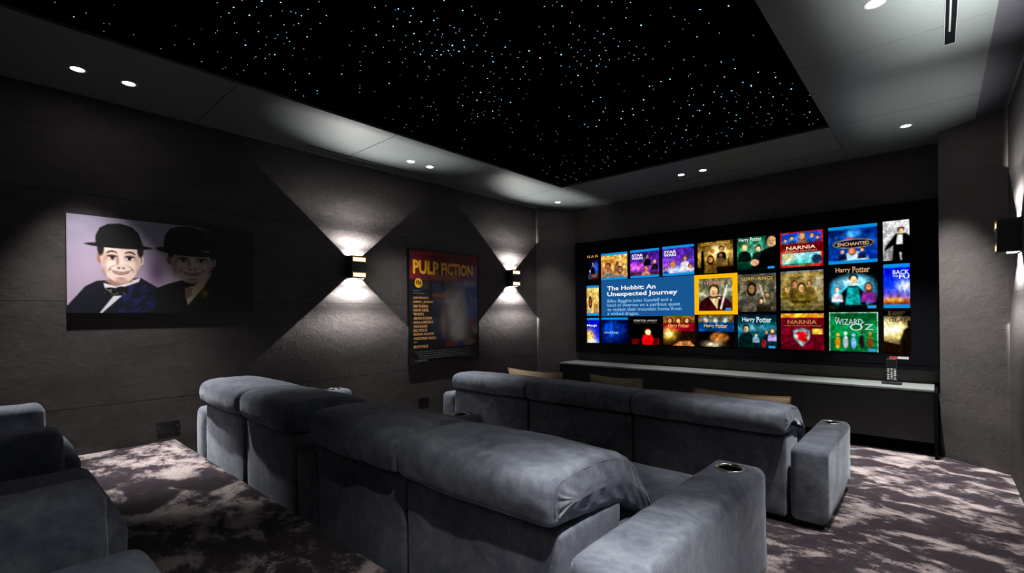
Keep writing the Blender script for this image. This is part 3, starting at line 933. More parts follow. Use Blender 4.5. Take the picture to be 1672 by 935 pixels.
def lettering(name, body, origin, U, V, width, height, mat, parent, bold=0.0, lift=0.0015, align='L', x=0.0, y=0.0):
    """flat letters; (x, y) = top left (or top centre) of the line inside the picture, in metres"""
    cu = bpy.data.curves.new(name, 'FONT')
    cu.body = body; cu.size = 1.0; cu.offset = bold; cu.resolution_u = 2; cu.space_line = 0.95
    tmp = bpy.data.objects.new(name, cu); COL.objects.link(tmp)
    bpy.context.view_layer.update()
    dg = bpy.context.evaluated_depsgraph_get()
    me = bpy.data.meshes.new_from_object(tmp.evaluated_get(dg))
    bpy.data.objects.remove(tmp); bpy.data.curves.remove(cu)
    n = len(me.vertices)
    co = np.empty(n * 3); me.vertices.foreach_get('co', co); co = co.reshape(-1, 3)
    lo, hi = co.min(0), co.max(0)
    uu = (co[:, 0] - lo[0]) / (hi[0] - lo[0]) * width; vv = (hi[1] - co[:, 1]) / (hi[1] - lo[1]) * height
    if align == 'C': uu -= width / 2
    O = np.array(origin, float); U = np.array(U, float); V = np.array(V, float)
    U = U / np.linalg.norm(U); V = V / np.linalg.norm(V); N = np.cross(V, U)
    out = O + (uu + x)[:, None] * U + (vv + y)[:, None] * V + N * lift
    me.vertices.foreach_set('co', out.reshape(-1)); me.update()
    me.materials.clear(); me.materials.append(mat)
    o = bpy.data.objects.new(name, me); COL.objects.link(o); o.parent = parent
    return o

# ------------------------------------------------------------------ projection screen
SY = 6.100
FX0, FX1, FZ0, FZ1 = -4.136, 0.010, 0.735, 2.392
scr = empty('projection_screen', ((FX0 + FX1) / 2, YF, FZ0), 'wide black-framed cinema screen showing rows of film covers', 'screen')
def rel(x, y, z): return (x - scr.location.x, y - scr.location.y, z - scr.location.z)
IX0, IX1, IZ0, IZ1 = -3.952, -0.188, 0.868, 2.232
bm = bmesh.new()
for (x0, x1, z0, z1) in ((FX0, FX1, IZ1, FZ1), (FX0, FX1, FZ0, IZ0), (FX0, IX0, IZ0, IZ1), (IX1, FX1, IZ0, IZ1)):
    a = rel(x0, 6.086, z0); b = rel(x1, 6.150, z1); box(bm, a[0], b[0], a[1], b[1], a[2], b[2])
obj('frame', bm, M_FRAMEV, scr, smooth=False)
bm = bmesh.new()
e = 0.012
for (x0, x1, z0, z1) in ((FX0 + .05, FX1 - .05, FZ1 - .05 - e, FZ1 - .05), (FX0 + .05, FX1 - .05, FZ0 + .05, FZ0 + .05 + e), (FX0 + .05, FX0 + .05 + e, FZ0 + .05 + e, FZ1 - .05 - e), (FX1 - .05 - e, FX1 - .05, FZ0 + .05 + e, FZ1 - .05 - e)):
    a = rel(x0, 6.083, z0); b = rel(x1, 6.086, z1); box(bm, a[0], b[0], a[1], b[1], a[2], b[2])
obj('frame_bead', bm, M_FRAMEV, scr, smooth=False)
bm = bmesh.new(); a = rel(IX0, SY + 0.003, IZ0); b = rel(IX1, SY + 0.03, IZ1); box(bm, a[0], b[0], a[1], b[1], a[2], b[2])
obj('display', bm, M_VOID, scr, smooth=False)

COLS = [(-3.942, -3.733), (-3.688, -3.262), (-3.213, -2.789), (-2.74, -2.317), (-2.27, -1.843), (-1.796, -1.379), (-1.331, -0.916), (-0.868, -0.449), (-0.403, -0.197)]
def row_z(r, x):
    t = (x + 3.94) / 3.74
    return ((2.190 + .03 * t, 1.803 + .02 * t), (1.735 + .053 * t, 1.285 + .062 * t), (1.250 + .064 * t, 0.880 + .017 * t))[r]
WHT, GOLDT, SILV = (.95, .95, .95), (.85, .68, .25), (.8, .84, .86)
SK, BR, DK = (.85, .62, .48), (.30, .18, .10), (.08, .07, .07)
BLUE = (.04, .55, .86)

def tile(r, c, cv, texts=(), bars='', x=None, z=None):
    x0, x1 = x or COLS[c]
    z1, z0 = z or row_z(r, (x0 + x1) / 2)
    cv.finish()
    if 't' in bars: cv.rect(0, 0, 1, .075, BLUE)
    if 'b' in bars: cv.rect(0, .925, 1, 1, BLUE)
    if 'w' in bars: cv.rect(.80, .915, .97, .985, (.15, .6, .9))
    O = rel(x0, SY, z1); U = (x1 - x0, 0, 0); V = (0, 0, z0 - z1)
    p = picture('film_cover', cv, O, U, V, M_SCREENIMG, scr)
    W, H = x1 - x0, z1 - z0
    for (s, tx, ty, tw, th, col, bold) in texts:
        lettering('title_lettering', s, O, U, V, tw * W, th * H, text_mat(col, True), p, bold, x=tx * W, y=ty * H)
    return p

C = lambda sd=0: Canvas(64, 60, sd)
# top row
cv = Canvas(32, 60, 1).fill((.02, .02, .03), (.02, .02, .04)).glow(.75, .5, .4, .3, (.25, .35, .75)).glow(.6, .8, .5, .15, (.6, .4, .25), .7)
cv.man(.55, .36, .16, (.8, .66, .52), DK, (.05, .05, .12)).man(.3, .6, .14, (.85, .7, .6), DK, (.2, .25, .35))
tile(0, 0, cv, [('H A N', .1, .0, .85, .10, (.85, .6, .3), .02)])
cv = C(2).fill((.85, .68, .38), (.55, .32, .18)).cloud((.95, .85, .6), .6, 4).cloud((.45, .28, .15), .45, 7)
cv.man(.27, .5, .24, (.72, .42, .3), (.2, .13, .08), (.45, .42, .36)).man(.72, .62, .2, (.75, .48, .36), (.35, .18, .12), (.5, .46, .42), True).man(.62, .42, .12, (.5, .35, .28), BR, (.4, .3, .25))
tile(0, 1, cv, bars='tb')
for c_, sd in ((2, 3), (3, 4)):
    cv = C(sd).fill((.1, .06, .25), (.42, .22, .62) if c_ == 2 else (.5, .5, .85)).cloud((.45, .2, .7), .7, 5).glow(.25, .62, .5, .16, (.9, .45, .8), .8 if c_ == 2 else .2)
    if c_ == 2:
        cv.rect(0, .8, 1, 1, (.25, .14, .08), .7).glow(.5, .4, .06, .1, (.4, .9, .4), .6)
        cv.man(.6, .26, .14, (.75, .5, .4), DK, (.05, .05, .07)).man(.85, .45, .13, SK, BR, (.1, .1, .1)).man(.55, .68, .17, (.78, .5, .4), BR, (.7, .45, .38))
    else:
        cv.ell(.55, .9, .5, .2, (.75, .85, .95), .6, .8).man(.33, .62, .2, (.88, .6, .42), (.6, .38, .2), (.75, .75, .85)).man(.72, .45, .16, (.85, .6, .45), BR, (.85, .85, .85)).man(.12, .76, .13, (.85, .62, .5), BR, (.2, .25, .5)).man(.88, .72, .15, (.7, .48, .4), BR, (.6, .6, .7))
    tile(0, c_, cv, [('STAR', .05, .15, .40, .09, WHT, .03), ('WARS', .05, .255, .40, .09, WHT, .03)], bars='tb')
LT = lambda y: [('LORD', .12, y, .32, .085, GOLDT, .01), ('OF THE', .455, y + .03, .09, .04, GOLDT, 0), ('RINGS', .56, y, .36, .085, GOLDT, .01)]
cv = C(5).fill((.25, .18, .07), (.06, .04, .02), (.7, .58, .3)).glow(.6, .35, .35, .3, (1, .92, .7), .8).cloud((.3, .2, .08), .35, 6).rect(0, .82, 1, 1, (.06, .04, .02), .85)
cv.poly([(.09, .85), (.11, .25), (.14, .32), (.17, .25), (.2, .85)], (.03, .02, .01)).poly([(.85, .8), (.87, .5), (.91, .8)], (.2, .13, .06))
cv.ell(.42, .3, .07, .08, (.6, .4, .22)).man(.68, .26, .15, (.75, .55, .38), DK, (.1, .07, .05)).man(.37, .56, .2, (.72, .5, .33), (.15, .09, .05), (.35, .27, .14), True).man(.66, .45, .13, (.6, .42, .28), DK, (.4, .32, .2))
tile(0, 4, cv, LT(.02))
cv = C(6).fill((.04, .25, .18), (.01, .06, .05), (.15, .5, .38)).glow(.45, .35, .35, .3, (.65, .85, .75), .7).cloud((.02, .2, .14), .5, 6)
cv.poly([(.4, .95), (.62, .45), (1, .3), (1, 1)], (.02, .05, .04)).man(.2, .3, .19, (.85, .66, .5), (.5, .38, .18), (.03, .09, .07)).man(.56, .36, .17, (.85, .65, .52), (.14, .09, .05), (.08, .12, .1))
cv.man(.9, .16, .34, (.82, .66, .52), (.1, .07, .05), (.03, .05, .05)).ell(.47, .78, .11, .1, (.82, .6, .48))
HP = lambda x, y, w, h, col: [('Harry', x, y, w * .44, h, col, .015), ('Potter', x + w * .50, y - .01, w * .5, h, col, .015)]
tile(0, 5, cv, HP(.05, .02, .6, .12, (.88, .92, .9)), bars='w')
cv = C(7).fill((.6, .1, .1))
cv.rect(.05, .03, .95, .34, (.1, .25, .62)).cloud((.3, .5, .85), .0).glow(.5, .2, .5, .2, (.3, .5, .9), .6)
cv.man(.12, .22, .1, SK, DK, (.15, .3, .3)).man(.28, .17, .12, SK, DK, (.2, .25, .4)).man(.52, .13, .17, (.75, .55, .42), (.4, .28, .15), (.35, .3, .25), True).man(.75, .13, .12, SK, BR, (.15, .25, .5)).man(.88, .2, .1, SK, BR, (.25, .15, .3))
cv.rect(.0, .34, 1, .60, (.36, .06, .06)).rect(.05, .60, .95, .94, (.55, .8, .85)).glow(.18, .72, .2, .2, (.85, .75, .5), .9).glow(.5, .88, .4, .1, (.2, .65, .5), .9).ell(.85, .8, .12, .13, (.12, .18, .25), .4).rect(.05, .90, .95, .94, (.1, .15, .2), .6)
tile(0, 6, cv, [('NARNIA', .15, .40, .68, .10, (.95, .9, .8), .01), ('PRINCE CASPIAN', .12, .53, .74, .04, (.9, .6, .5), .0)])
cv = C(8).fill((.03, .07, .22), (.08, .18, .5), (.05, .22, .5)).cloud((.12, .35, .65), .5, 5).glow(.5, .22, .2, .16, (.35, .65, .95), .9)
cv.rect(.12, .25, .2, .5, (.25, .35, .5), .4).ell(.46, .37, .1, .05, (.7, .1, .25)).ell(.52, .48, .42, .12, (.9, .75, .3)).ell(.52, .48, .40, .105, (.06, .05, .2))
cv.poly([(.25, .93), (.4, .72), (.6, .68), (.78, .78), (.85, .93)], (.62, .78, .95)).man(.5, .66, .15, SK, (.6, .3, .12), (.7, .85, .97), True).man(.3, .68, .1, SK, BR, (.1, .1, .2)).man(.7, .65, .1, SK, BR, (.1, .12, .25))
tile(0, 7, cv, [('ENCHANTED', .2, .44, .64, .09, (.9, .75, .4), .01)], bars='tb')
cv = Canvas(36, 60, 9).fill((.72, .72, .72), (.5, .5, .5)).glow(.5, .2, .6, .3, (.85, .85, .85), .5)
cv.poly([(.35, 1), (.4, .62), (.05, .75), (.1, .65), (.4, .4), (.5, .33), (.85, .33), (1, .4), (1, 1)], (.04, .04, .04)).poly([(.5, .6), (.55, .36), (.75, .36), (.75, .6)], (.85, .85, .85)).poly([(.62, .8), (.66, 1), (.72, 1), (.7, .8)], (.6, .6, .6))
cv.ell(.68, .24, .13, .085, (.12, .1, .08)).ell(.69, .265, .1, .075, (.75, .58, .45))
tile(0, 8, cv, [('CASIN', .26, .07, .73, .10, WHT, .0), ('R', .88, .18, .12, .08, WHT, .02)])
# middle row
cv = Canvas(32, 60, 10).fill((.9, .8, .5), (.6, .45, .28)).cloud((.75, .55, .3), .5, 5).man(.3, .52, .26, (.55, .32, .22), DK, (.65, .6, .45), True).man(.8, .7, .12, (.5, .35, .3), DK, (.6, .5, .4))
tile(1, 0, cv, bars='tb')
cv = Canvas(4, 4, 0).fill((.09, .33, .56))
ip = tile(1, 1, cv, x=(-3.688, -2.317), z=(1.800, 1.276))
O = rel(-3.688, SY, 1.800); U = (1, 0, 0); V = (0, 0, -1)
for s, wd, zc, h, col, bd in (('The Hobbit: An', .745, 1.682, .062, WHT, .022), ('Unexpected Journey', 1.05, 1.598, .082, WHT, .022)):
    lettering('heading_lettering', s, O, U, V, wd, h, text_mat(col, True), ip, bd, x=.10, y=1.800 - zc - .031)
for s, wd, zc, h in (('Bilbo Baggins joins Gandalf and a', .975, 1.498, .060), ('band of dwarves on a perilous quest', 1.085, 1.437, .060), ('to reclaim their mountain home from', 1.10, 1.376, .048), ('a wicked dragon.', .50, 1.316, .060)):
    lettering('body_lettering', s, O, U, V, wd, h, text_mat((.55, .74, .9), True), ip, .012, x=.10, y=1.800 - zc - .024)
cv = Canvas(4, 4, 0).fill((1.0, .72, .0))
tile(1, 4, cv, x=(-2.317, -1.795), z=(1.795, 1.292))
cv = C(12).fill((.42, .42, .34), (.1, .08, .06), (.55, .55, .45)).cloud((.2, .22, .16), .6, 5).glow(.15, .5, .25, .08, (.85, .85, .75), .6)
cv.poly([(.0, 1), (.05, .72), (.3, .55), (.7, .55), (.95, .72), (1, 1)], (.2, .07, .09)).poly([(.33, .58), (.66, .58), (.56, .95)], (.8, .72, .5))
cv.man(.46, .38, .34, (.85, .68, .52), (.2, .12, .07), (.2, .07, .09)).poly([(.33, .62), (.6, .62), (.56, .95)], (.82, .75, .55)).poly([(.63, .95), (.83, .2), (.87, .22), (.69, .96)], (.85, .88, .85))
p = tile(1, 4, cv, [('HOBBIT', .18, .09, .62, .10, (.78, .55, .45), .01), ('AN UNEXPECTED JOURNEY', .22, .20, .55, .025, (.7, .5, .4), .0)], bars='w', x=(-2.262, -1.855), z=(1.744, 1.338))
for v in p.data.vertices: v.co.y -= 0.001
for ch in p.children:
    for v in ch.data.vertices: v.co.y -= 0.001
cv = C(13).fill((.3, .28, .22), (.1, .09, .08), (.42, .4, .34)).cloud((.6, .57, .46), .5, 6).cloud((.1, .09, .08), .6, 9).rect(0, 0, 1, .05, (.3, .3, .3))
cv.man(.38, .38, .24, (.6, .47, .34), (.12, .09, .07), (.3, .28, .25), True).man(.62, .72, .14, (.75, .6, .45), DK, (.15, .13, .1)).man(.78, .58, .1, (.8, .65, .4), (.7, .55, .3), (.3, .28, .22)).man(.16, .55, .12, (.4, .38, .35), DK, (.25, .25, .24)).line(.6, .3, .72, .75, .012, (.7, .7, .65))
tile(1, 5, cv, LT(.08))
cv = C(14).fill((.32, .26, .14), (.5, .48, .36), (.55, .5, .32)).cloud((.75, .7, .5), .5, 5).cloud((.2, .15, .07), .45, 7).rect(0, .0, 1, .05, (.4, .4, .4)).glow(.88, .3, .12, .2, (.9, .9, .85), .6)
cv.ell(.5, .7, .3, .2, (.35, .3, .12), .5).man(.33, .33, .16, (.6, .45, .3), BR, (.3, .25, .12)).man(.68, .33, .13, (.65, .5, .35), BR, (.35, .3, .15)).man(.5, .42, .2, (.78, .6, .42), (.12, .09, .05), (.38, .33, .15)).man(.12, .45, .12, (.7, .55, .35), BR, (.4, .33, .15))
for k in range(9): cv.ell(.3 + k * .05, .78 + .01 * (k % 2), .018, .035, (.1, .08, .04))
cv.rect(0, .88, 1, 1, (.15, .14, .05), .5)
tile(1, 6, cv, LT(.06))
cv = C(15).fill((.02, .02, .02), (.02, .03, .04)).ell(.5, .58, .5, .4, (.2, .55, .68), .3).cloud((.02, .1, .15), .35, 6).glow(.5, .35, .35, .15, (.85, .95, .98), .8).rect(0, .9, 1, 1, (.1, .13, .06), .8)
cv.poly([(.2, 1), (.26, .62), (.42, .45), (.6, .45), (.74, .62), (.78, 1)], (.06, .07, .08)).poly([(.34, .9), (.4, .48), (.62, .48), (.67, .9)], (.12, .5, .5))
cv.man(.18, .53, .13, (.85, .72, .6), (.5, .3, .2), (.75, .7, .75)).man(.82, .47, .16, (.82, .62, .5), (.3, .17, .1), (.45, .2, .5), True).ell(.52, .26, .095, .085, (.07, .06, .05)).ell(.52, .31, .07, .1, (.85, .65, .52))
tile(1, 7, cv, HP(.15, .0, .7, .15, (.78, .6, .42)), bars='w')
cv = Canvas(36, 60, 16).fill((.03, .06, .65), (.85, .45, .12), (.05, .15, .8)).glow(.85, .5, .4, .16, (.95, .97, 1)).cloud((.3, .5, .95), .25, 5).rect(0, .8, 1, .93, (.35, .12, .04), .7).glow(.4, .82, .5, .06, (1, .75, .25), .8)
tile(1, 8, cv, [('BACK', .36, .14, .62, .10, (.85, .87, .9), .02), ('TO THE', .36, .26, .2, .04, WHT, .01), ('FU', .60, .25, .38, .09, WHT, .02)], bars='tb')
# bottom row
cv = Canvas(32, 60, 17).fill((.03, .08, .6), (.1, .2, .75)).glow(.2, .75, .5, .35, (1, .75, .3)).glow(.35, .95, .6, .15, (1, .95, .85))
tile(2, 0, cv, [('M', .0, .26, .25, .07, WHT, .02), ('nji', .3, .26, .5, .11, WHT, .02)], bars='t')
cv = C(18).fill((.01, .03, .12), (.01, .02, .08)).glow(.35, .5, .4, .5, (.1, .4, .85), .9).cloud((.02, .1, .35), .5, 5).glow(.75, .5, .25, .3, (.08, .25, .6), .6)
tile(2, 1, cv, [('AVATAR', .1, .55, .55, .07, (.8, .88, .95), .0)], bars='t')
cv = C(19).fill((.01, .01, .01)).ell(.58, .85, .2, .28, (.8, .1, .12), .25).rect(.02, .8, .3, 1, (.35, .06, .05), .8).rect(.75, .75, .98, 1, (.45, .1, .06), .7)
cv.ell(.58, .5, .13, .14, (.2, .1, .06)).ell(.6, .55, .1, .11, (.92, .7, .5))
tile(2, 2, cv, [('SPIRITED AWAY', .1, .1, .82, .07, (.82, .8, .78), .0), ('( Winner ) ( Winner ) ( Winner )', .12, .20, .8, .04, (.5, .45, .42), .0)])
cv = C(20).fill((.5, .36, .14), (.1, .06, .03)).rect(0, .22, 1, .5, (.42, .05, .14)).rect(0, .5, 1, 1, (.14, .08, .05)).glow(.18, .6, .28, .26, (1, .85, .35)).glow(.18, .6, .1, .1, (1, 1, .92)).poly([(.3, 1), (.5, .86), (.85, .82), (1, 1)], (.6, .42, .26))
for k in range(3): cv.ell(.22 + .27 * k, .14, .1, .1, (.25, .1, .08)).ell(.22 + .27 * k, .15, .06, .08, SK)
tile(2, 3, cv, HP(.17, .26, .66, .13, (.92, .72, .3)))
cv = C(21).fill((.5, .42, .2), (.05, .04, .03)).rect(0, .22, 1, .52, (.05, .28, .5)).rect(0, .52, 1, 1, (.04, .04, .04)).ell(.6, .7, .26, .16, (.65, .42, .22), .4).cloud((.1, .07, .05), .35, 8).glow(.4, .92, .3, .12, (.85, .8, .65), .9)
for k in range(3): cv.ell(.22 + .27 * k, .14, .1, .1, (.15, .4, .6)).ell(.22 + .27 * k, .15, .06, .08, SK)
tile(2, 4, cv, HP(.17, .27, .66, .14, (.88, .72, .35)))
cv = C(22).fill((.03, .12, .16), (.02, .08, .09), (.12, .42, .48)).glow(.4, .4, .4, .12, (.6, .82, .88), .7).cloud((.02, .12, .15), .45, 6)
cv.man(.22, .42, .2, (.82, .64, .5), DK, (.05, .14, .13)).poly([(.0, 1), (.06, .62), (.3, .52), (.45, .75), (.5, 1)], (.04, .12, .12)).man(.48, .6, .1, SK, DK, (.55, .65, .72)).man(.75, .52, .1, SK, BR, (.06, .12, .12)).man(.9, .48, .13, SK, (.3, .18, .1), (.55, .5, .65), True).ell(.68, .85, .05, .12, (.5, .12, .1))
tile(2, 5, cv, HP(.12, .08, .76, .17, (.85, .92, .93)), bars='w')
cv = C(23).fill((.36, .06, .13), (.30, .05, .11)).rect(0, 0, 1, .12, (.85, .65, .22)).cloud((.42, .09, .16), .4, 5).rect(.73, .42, .97, .57, (.88, .72, .32))
cv.poly([(.28, .46), (.5, .4), (.70, .46), (.68, .7), (.5, .93), (.3, .7)], (.38, .46, .46)).poly([(.31, .49), (.5, .44), (.67, .49), (.65, .69), (.5, .88), (.33, .69)], (.55, .63, .62)).ell(.49, .62, .08, .13, (.7, .07, .12), .3, 1, .4).ell(.42, .55, .06, .05, (.7, .07, .12)).ell(.56, .73, .07, .06, (.7, .07, .12)).line(.4, .7, .62, .6, .018, (.7, .07, .12)).line(.62, .52, .6, .7, .015, (.7, .07, .12))
tile(2, 6, cv, [('NARNIA', .16, .18, .68, .11, (.7, .52, .28), .01), ('THE LION THE WITCH AND THE WARDROBE', .06, .32, .88, .035, (.62, .45, .3), .0)])
cv = C(24).fill((.03, .32, .18), (.04, .4, .22), (.05, .5, .28)).cloud((.02, .22, .12), .5, 5).rect(0, 0, .02, 1, (.6, .75, .65)).rect(.98, 0, 1, 1, (.6, .75, .65)).rect(0, 0, 1, .02, (.6, .75, .65))
for k, (c_, h) in enumerate((((.75, .5, .15), .36), ((.72, .76, .78), .4), ((.5, .68, .88), .36), ((.14, .1, .1), .42), ((.45, .28, .12), .4))):
    x_ = .18 + .165 * k
    cv.ell(x_, .93 - h * .42, .055, h * .42, c_, .3).ell(x_, .93 - h * .98, .038, .045, [min(1, v + .12) for v in c_])
tile(2, 7, cv, [('The', .12, .12, .1, .05, SILV, .0), ('WIZARD', .12, .17, .58, .15, SILV, .0), ('of', .68, .24, .05, .04, SILV, .0), ('O', .43, .28, .27, .19, SILV, .0), ('Z', .73, .30, .18, .14, SILV, .0)], bars='w')
cv = Canvas(36, 60, 25).fill((.03, .03, .03), (.04, .03, .02), (.9, .8, .5)).rect(0, 0, 1, .12, (.02, .02, .02)).glow(.3, .4, .6, .25, (1, .95, .75), .9).rect(0, .8, 1, 1, (.05, .04, .03), .9).poly([(0, .72), (1, .86), (1, 1), (0, 1)], (.12, .08, .04))
cv.poly([(.6, .8), (.75, .45), (.9, .38), (1, .38), (1, 1), (.7, 1)], (.1, .08, .06)).ell(.95, .3, .07, .09, (.12, .09, .07)).line(.6, .72, .78, .5, .02, (.12, .1, .08))
tile(2, 8, cv, [('5', .16, .0, .12, .09, (.4, .36, .25), .0), ('ACADEMY', .32, .005, .5, .035, (.4, .36, .25), .0), ('BEST', .34, .055, .4, .035, (.4, .36, .25), .0), ('GLAD', .19, .165, .78, .09, (.2, .14, .08), .01)])
# small red and white maker's plate on the lower border
a = rel(-0.361, 6.086, 0.862); b = rel(-0.211, 6.083, 0.838)
bm = bmesh.new(); box(bm, a[0], a[0] + 0.065, b[1], a[1], b[2], a[2]); box(bm, a[0] + 0.066, b[0], b[1], a[1], b[2], a[2], 1)
obj('maker_plate', bm, [plain('red_print', (.5, .05, .05), .5), M_WHITE], scr, smooth=False)

# ------------------------------------------------------------------ framed film poster on the left wall
PY0, PY1, PZ0, PZ1, PX = 3.28, 4.385, 0.755, 2.095, XL + 0.040
t = empty('film_poster', (XL, (PY0 + PY1) / 2, PZ0), 'tall glossy film poster with red title band in black frame', 'poster')
def prel(x, y, z): return (x - XL, y - (PY0 + PY1) / 2, z - PZ0)
bm = bmesh.new(); a = prel(XL + 0.0005, PY0, PZ0); b = prel(PX, PY1, PZ1); box(bm, a[0], b[0], a[1], b[1], a[2], b[2]); obj('case', bm, M_BLACK, t, smooth=False)
bm = bmesh.new(); e = 0.010
for (y0, y1, z0, z1) in ((PY0, PY1, PZ1 - e, PZ1), (PY0, PY1, PZ0, PZ0 + e), (PY0, PY0 + e, PZ0 + e, PZ1 - e), (PY1 - e, PY1, PZ0 + e, PZ1 - e)):
    a = prel(PX, y0, z0); b = prel(PX + 0.008, y1, z1); box(bm, a[0], b[0], a[1], b[1], a[2], b[2])
obj('frame', bm, M_BLACK_SOFT, t, smooth=False)
cv = Canvas(132, 160, 31).fill((.03, .03, .05), (.015, .015, .02))
q = lambda y, z: ((y - PY0) / (PY1 - PY0), (PZ1 - z) / (PZ1 - PZ0))
cv.rect(0, 0, 1, .262, (.58, .06, .07))
u0, v0 = q(3.60, 1.74); u1, v1 = q(4.375, .98)
cv.rect(.30, .262, 1, .80, (.10, .13, .24)).cloud((.05, .06, .14), .5, 5)
for k in range(9): cv.poly([(.48, .275 + k * .022), (.80, .272 + k * .022), (.80, .283 + k * .022), (.48, .286 + k * .022)], (.45, .55, .75), .75)
for k in range(6): cv.line(.30 + k * .025, .29, .38 + k * .02, .46, .006, (.25, .3, .5), .6)
cv.poly([(.86, .27), (.93, .24), (1, .30), (1, .75), (.86, .6)], (.16, .2, .36)).ell(.9, .29, .05, .06, (.05, .05, .08)).line(.83, .36, .97, .52, .012, (.35, .22, .2))
cv.ell(.42, .395, .12, .022, (.5, .25, .12), .4)
# plain pale shape for the printed picture, with reflected glare painted into it
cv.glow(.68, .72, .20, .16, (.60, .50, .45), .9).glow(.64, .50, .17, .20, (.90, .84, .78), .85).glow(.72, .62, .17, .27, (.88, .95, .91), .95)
cv.glow(.46, .66, .06, .16, (.72, .5, .42), .7)
cv.ell(.56, .86, .07, .035, (.45, .12, .1), .6).ell(.72, .87, .09, .04, (.2, .25, .5), .6).ell(.86, .84, .1, .035, (.5, .42, .38), .6).cloud((.03, .03, .05), .12, 12)
cv.rect(0, .875, 1, 1, (.015, .015, .02), .9).rect(0, .262, .06, 1, (.02, .02, .03), .6)
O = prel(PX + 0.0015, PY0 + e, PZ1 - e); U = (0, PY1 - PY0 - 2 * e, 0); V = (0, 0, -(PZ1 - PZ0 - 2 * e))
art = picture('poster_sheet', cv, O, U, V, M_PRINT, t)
YEL, BLK, CRM, GRY = text_mat((.93, .68, .12), False), text_mat((.03, .02, .02), False), text_mat((.88, .66, .42), False), text_mat((.55, .56, .6), False)
def pl(name, s, y, z, w, h, m, bold=0.0, lift=0.0015):
    return lettering(name, s, O, U, V, w, h, m, art, bold, lift=lift, x=y - PY0 - e, y=PZ1 - e - z)
pl('title_lettering', 'PULP FICTION', 3.347, 1.967, .955, .165, BLK, .05, .0010)
pl('title_lettering', 'PULP', 3.335, 1.970, .385, .165, YEL, .045, .0020)
pl('title_lettering', 'FICTION', 3.755, 1.965, .535, .155, YEL, .045, .0020)
pl('tag_lettering', 'A FILM BY QUENTIN TARANTINO', 3.36, 2.035, .93, .030, BLK, .01)
bm = bmesh.new(); lathe(bm, [(0.0002, 0.002), (0.057, 0.002)], 28)
bmesh.ops.rotate(bm, verts=bm.verts[:], cent=(0, 0, 0), matrix=Matrix.Rotation(math.pi / 2, 3, 'Y'))
bmesh.ops.translate(bm, verts=bm.verts[:], vec=prel(PX + 0.0018, 3.412, 1.700))
obj('price_disc', bm, YEL, art)
pl('price_lettering', '10¢', 3.375, 1.733, .078, .062, BLK, .03, .0030)
pl('credit_lettering', 'PRODUCED BY', 3.335, 1.617, .10, .012, GRY)
pl('credit_lettering', 'LAWRENCE BENDER', 3.335, 1.587, .165, .013, GRY)
for k, (s, w_) in enumerate((('JOHN TRAVOLTA', .22), ('SAMUEL L. JACKSON', .285), ('UMA THURMAN', .215), ('HARVEY KEITEL', .225), ('TIM ROTH', .145), ('AMANDA PLUMMER', .275), ('MARIA de MEDEIROS', .29), ('VING RHAMES', .20), ('ERIC STOLTZ', .20), ('ROSANNA ARQUETTE', .295), ('CHRISTOPHER WALKEN', .33), ('and', .045), ('BRUCE WILLIS', .21))):
    z = 1.540 - k * .0475
    pl('name_lettering', s, 3.337, z, w_, .032 if s != 'and' else .016, CRM, .03)
for k, s in enumerate(('MIRAMAX FILMS PRESENTS A BAND APART AND JERSEY FILMS PRODUCTION', 'A FILM BY QUENTIN TARANTINO MUSIC SUPERVISOR KARYN RACHTMAN', 'COSTUME DESIGNER BETSY HEIMANN PRODUCTION DESIGNER DAVID WASCO', 'WRITTEN AND DIRECTED BY QUENTIN TARANTINO')):
    pl('credit_lettering', s, 3.36 + .02 * k, .897 - k * .026, .88 - .04 * k, .014, GRY, .0)
pl('rating_lettering', 'R  RESTRICTED', 3.36, .797, .17, .018, GRY, .01)

# ------------------------------------------------------------------ canvas portrait further back on the left wall
AY0, AY1, AZ0, AZ1, AX = 0.397, 1.62, 1.366, 2.066, XL + 0.035
t = empty('portrait_print', (XL, (AY0 + AY1) / 2, AZ0), 'wide canvas print of two smiling men in black round hats', 'picture')
def arel(x, y, z): return (x - XL, y - (AY0 + AY1) / 2, z - AZ0)
bm = bmesh.new(); a = arel(XL + 0.0005, AY0, AZ0); b = arel(AX, AY1, AZ1); box(bm, a[0], b[0], a[1], b[1], a[2], b[2]); obj('stretcher', bm, M_TRIM, t, smooth=False)
cv = Canvas(320, 184, 41)
q = lambda y, z: ((y - AY0) / (AY1 - AY0), (AZ1 - z) / (AZ1 - AZ0))
Q = lambda *P: [q(y, z) for y, z in P]
cv.fill((.52, .52, .60), (.80, .72, .80), (.64, .58, .68)).cloud((.70, .63, .74), .5, 4).glow(.12, .55, .12, .3, (.76, .68, .78), .6)
cv.glow(.42, .55, .06, .2, (.30, .20, .32), .7)
# unlit right half painted dark blue into the print behind the second sitter
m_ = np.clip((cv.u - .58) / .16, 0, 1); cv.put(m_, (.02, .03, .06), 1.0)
JN = (.035, .045, .12)
cv.poly(Q((.38, 1.35), (.397, 1.416), (.494, 1.557), (.555, 1.598), (.62, 1.605), (.81, 1.632), (.914, 1.562), (.97, 1.35)), JN)
cv.poly(Q((.90, 1.35), (.905, 1.555), (1.0, 1.60), (1.30, 1.70), (1.45, 1.62), (1.55, 1.5), (1.6, 1.35)), (.012, .012, .018))
for k in range(26):
    a_ = cv.r.random(2); x_, y_ = q(.66 + .24 * a_[0], 1.37 + .2 * a_[1])
    cv.ell(x_, y_, .012, .03, (.10, .15, .42), .8, .6, .5)
cv.poly(Q((.592, 1.585), (.66, 1.565), (.81, 1.632), (.80, 1.60), (.66, 1.535), (.60, 1.545)), (.92, .9, .92))
cv.poly(Q((.60, 1.60), (.78, 1.68), (.76, 1.60), (.66, 1.56)), (.68, .5, .45))
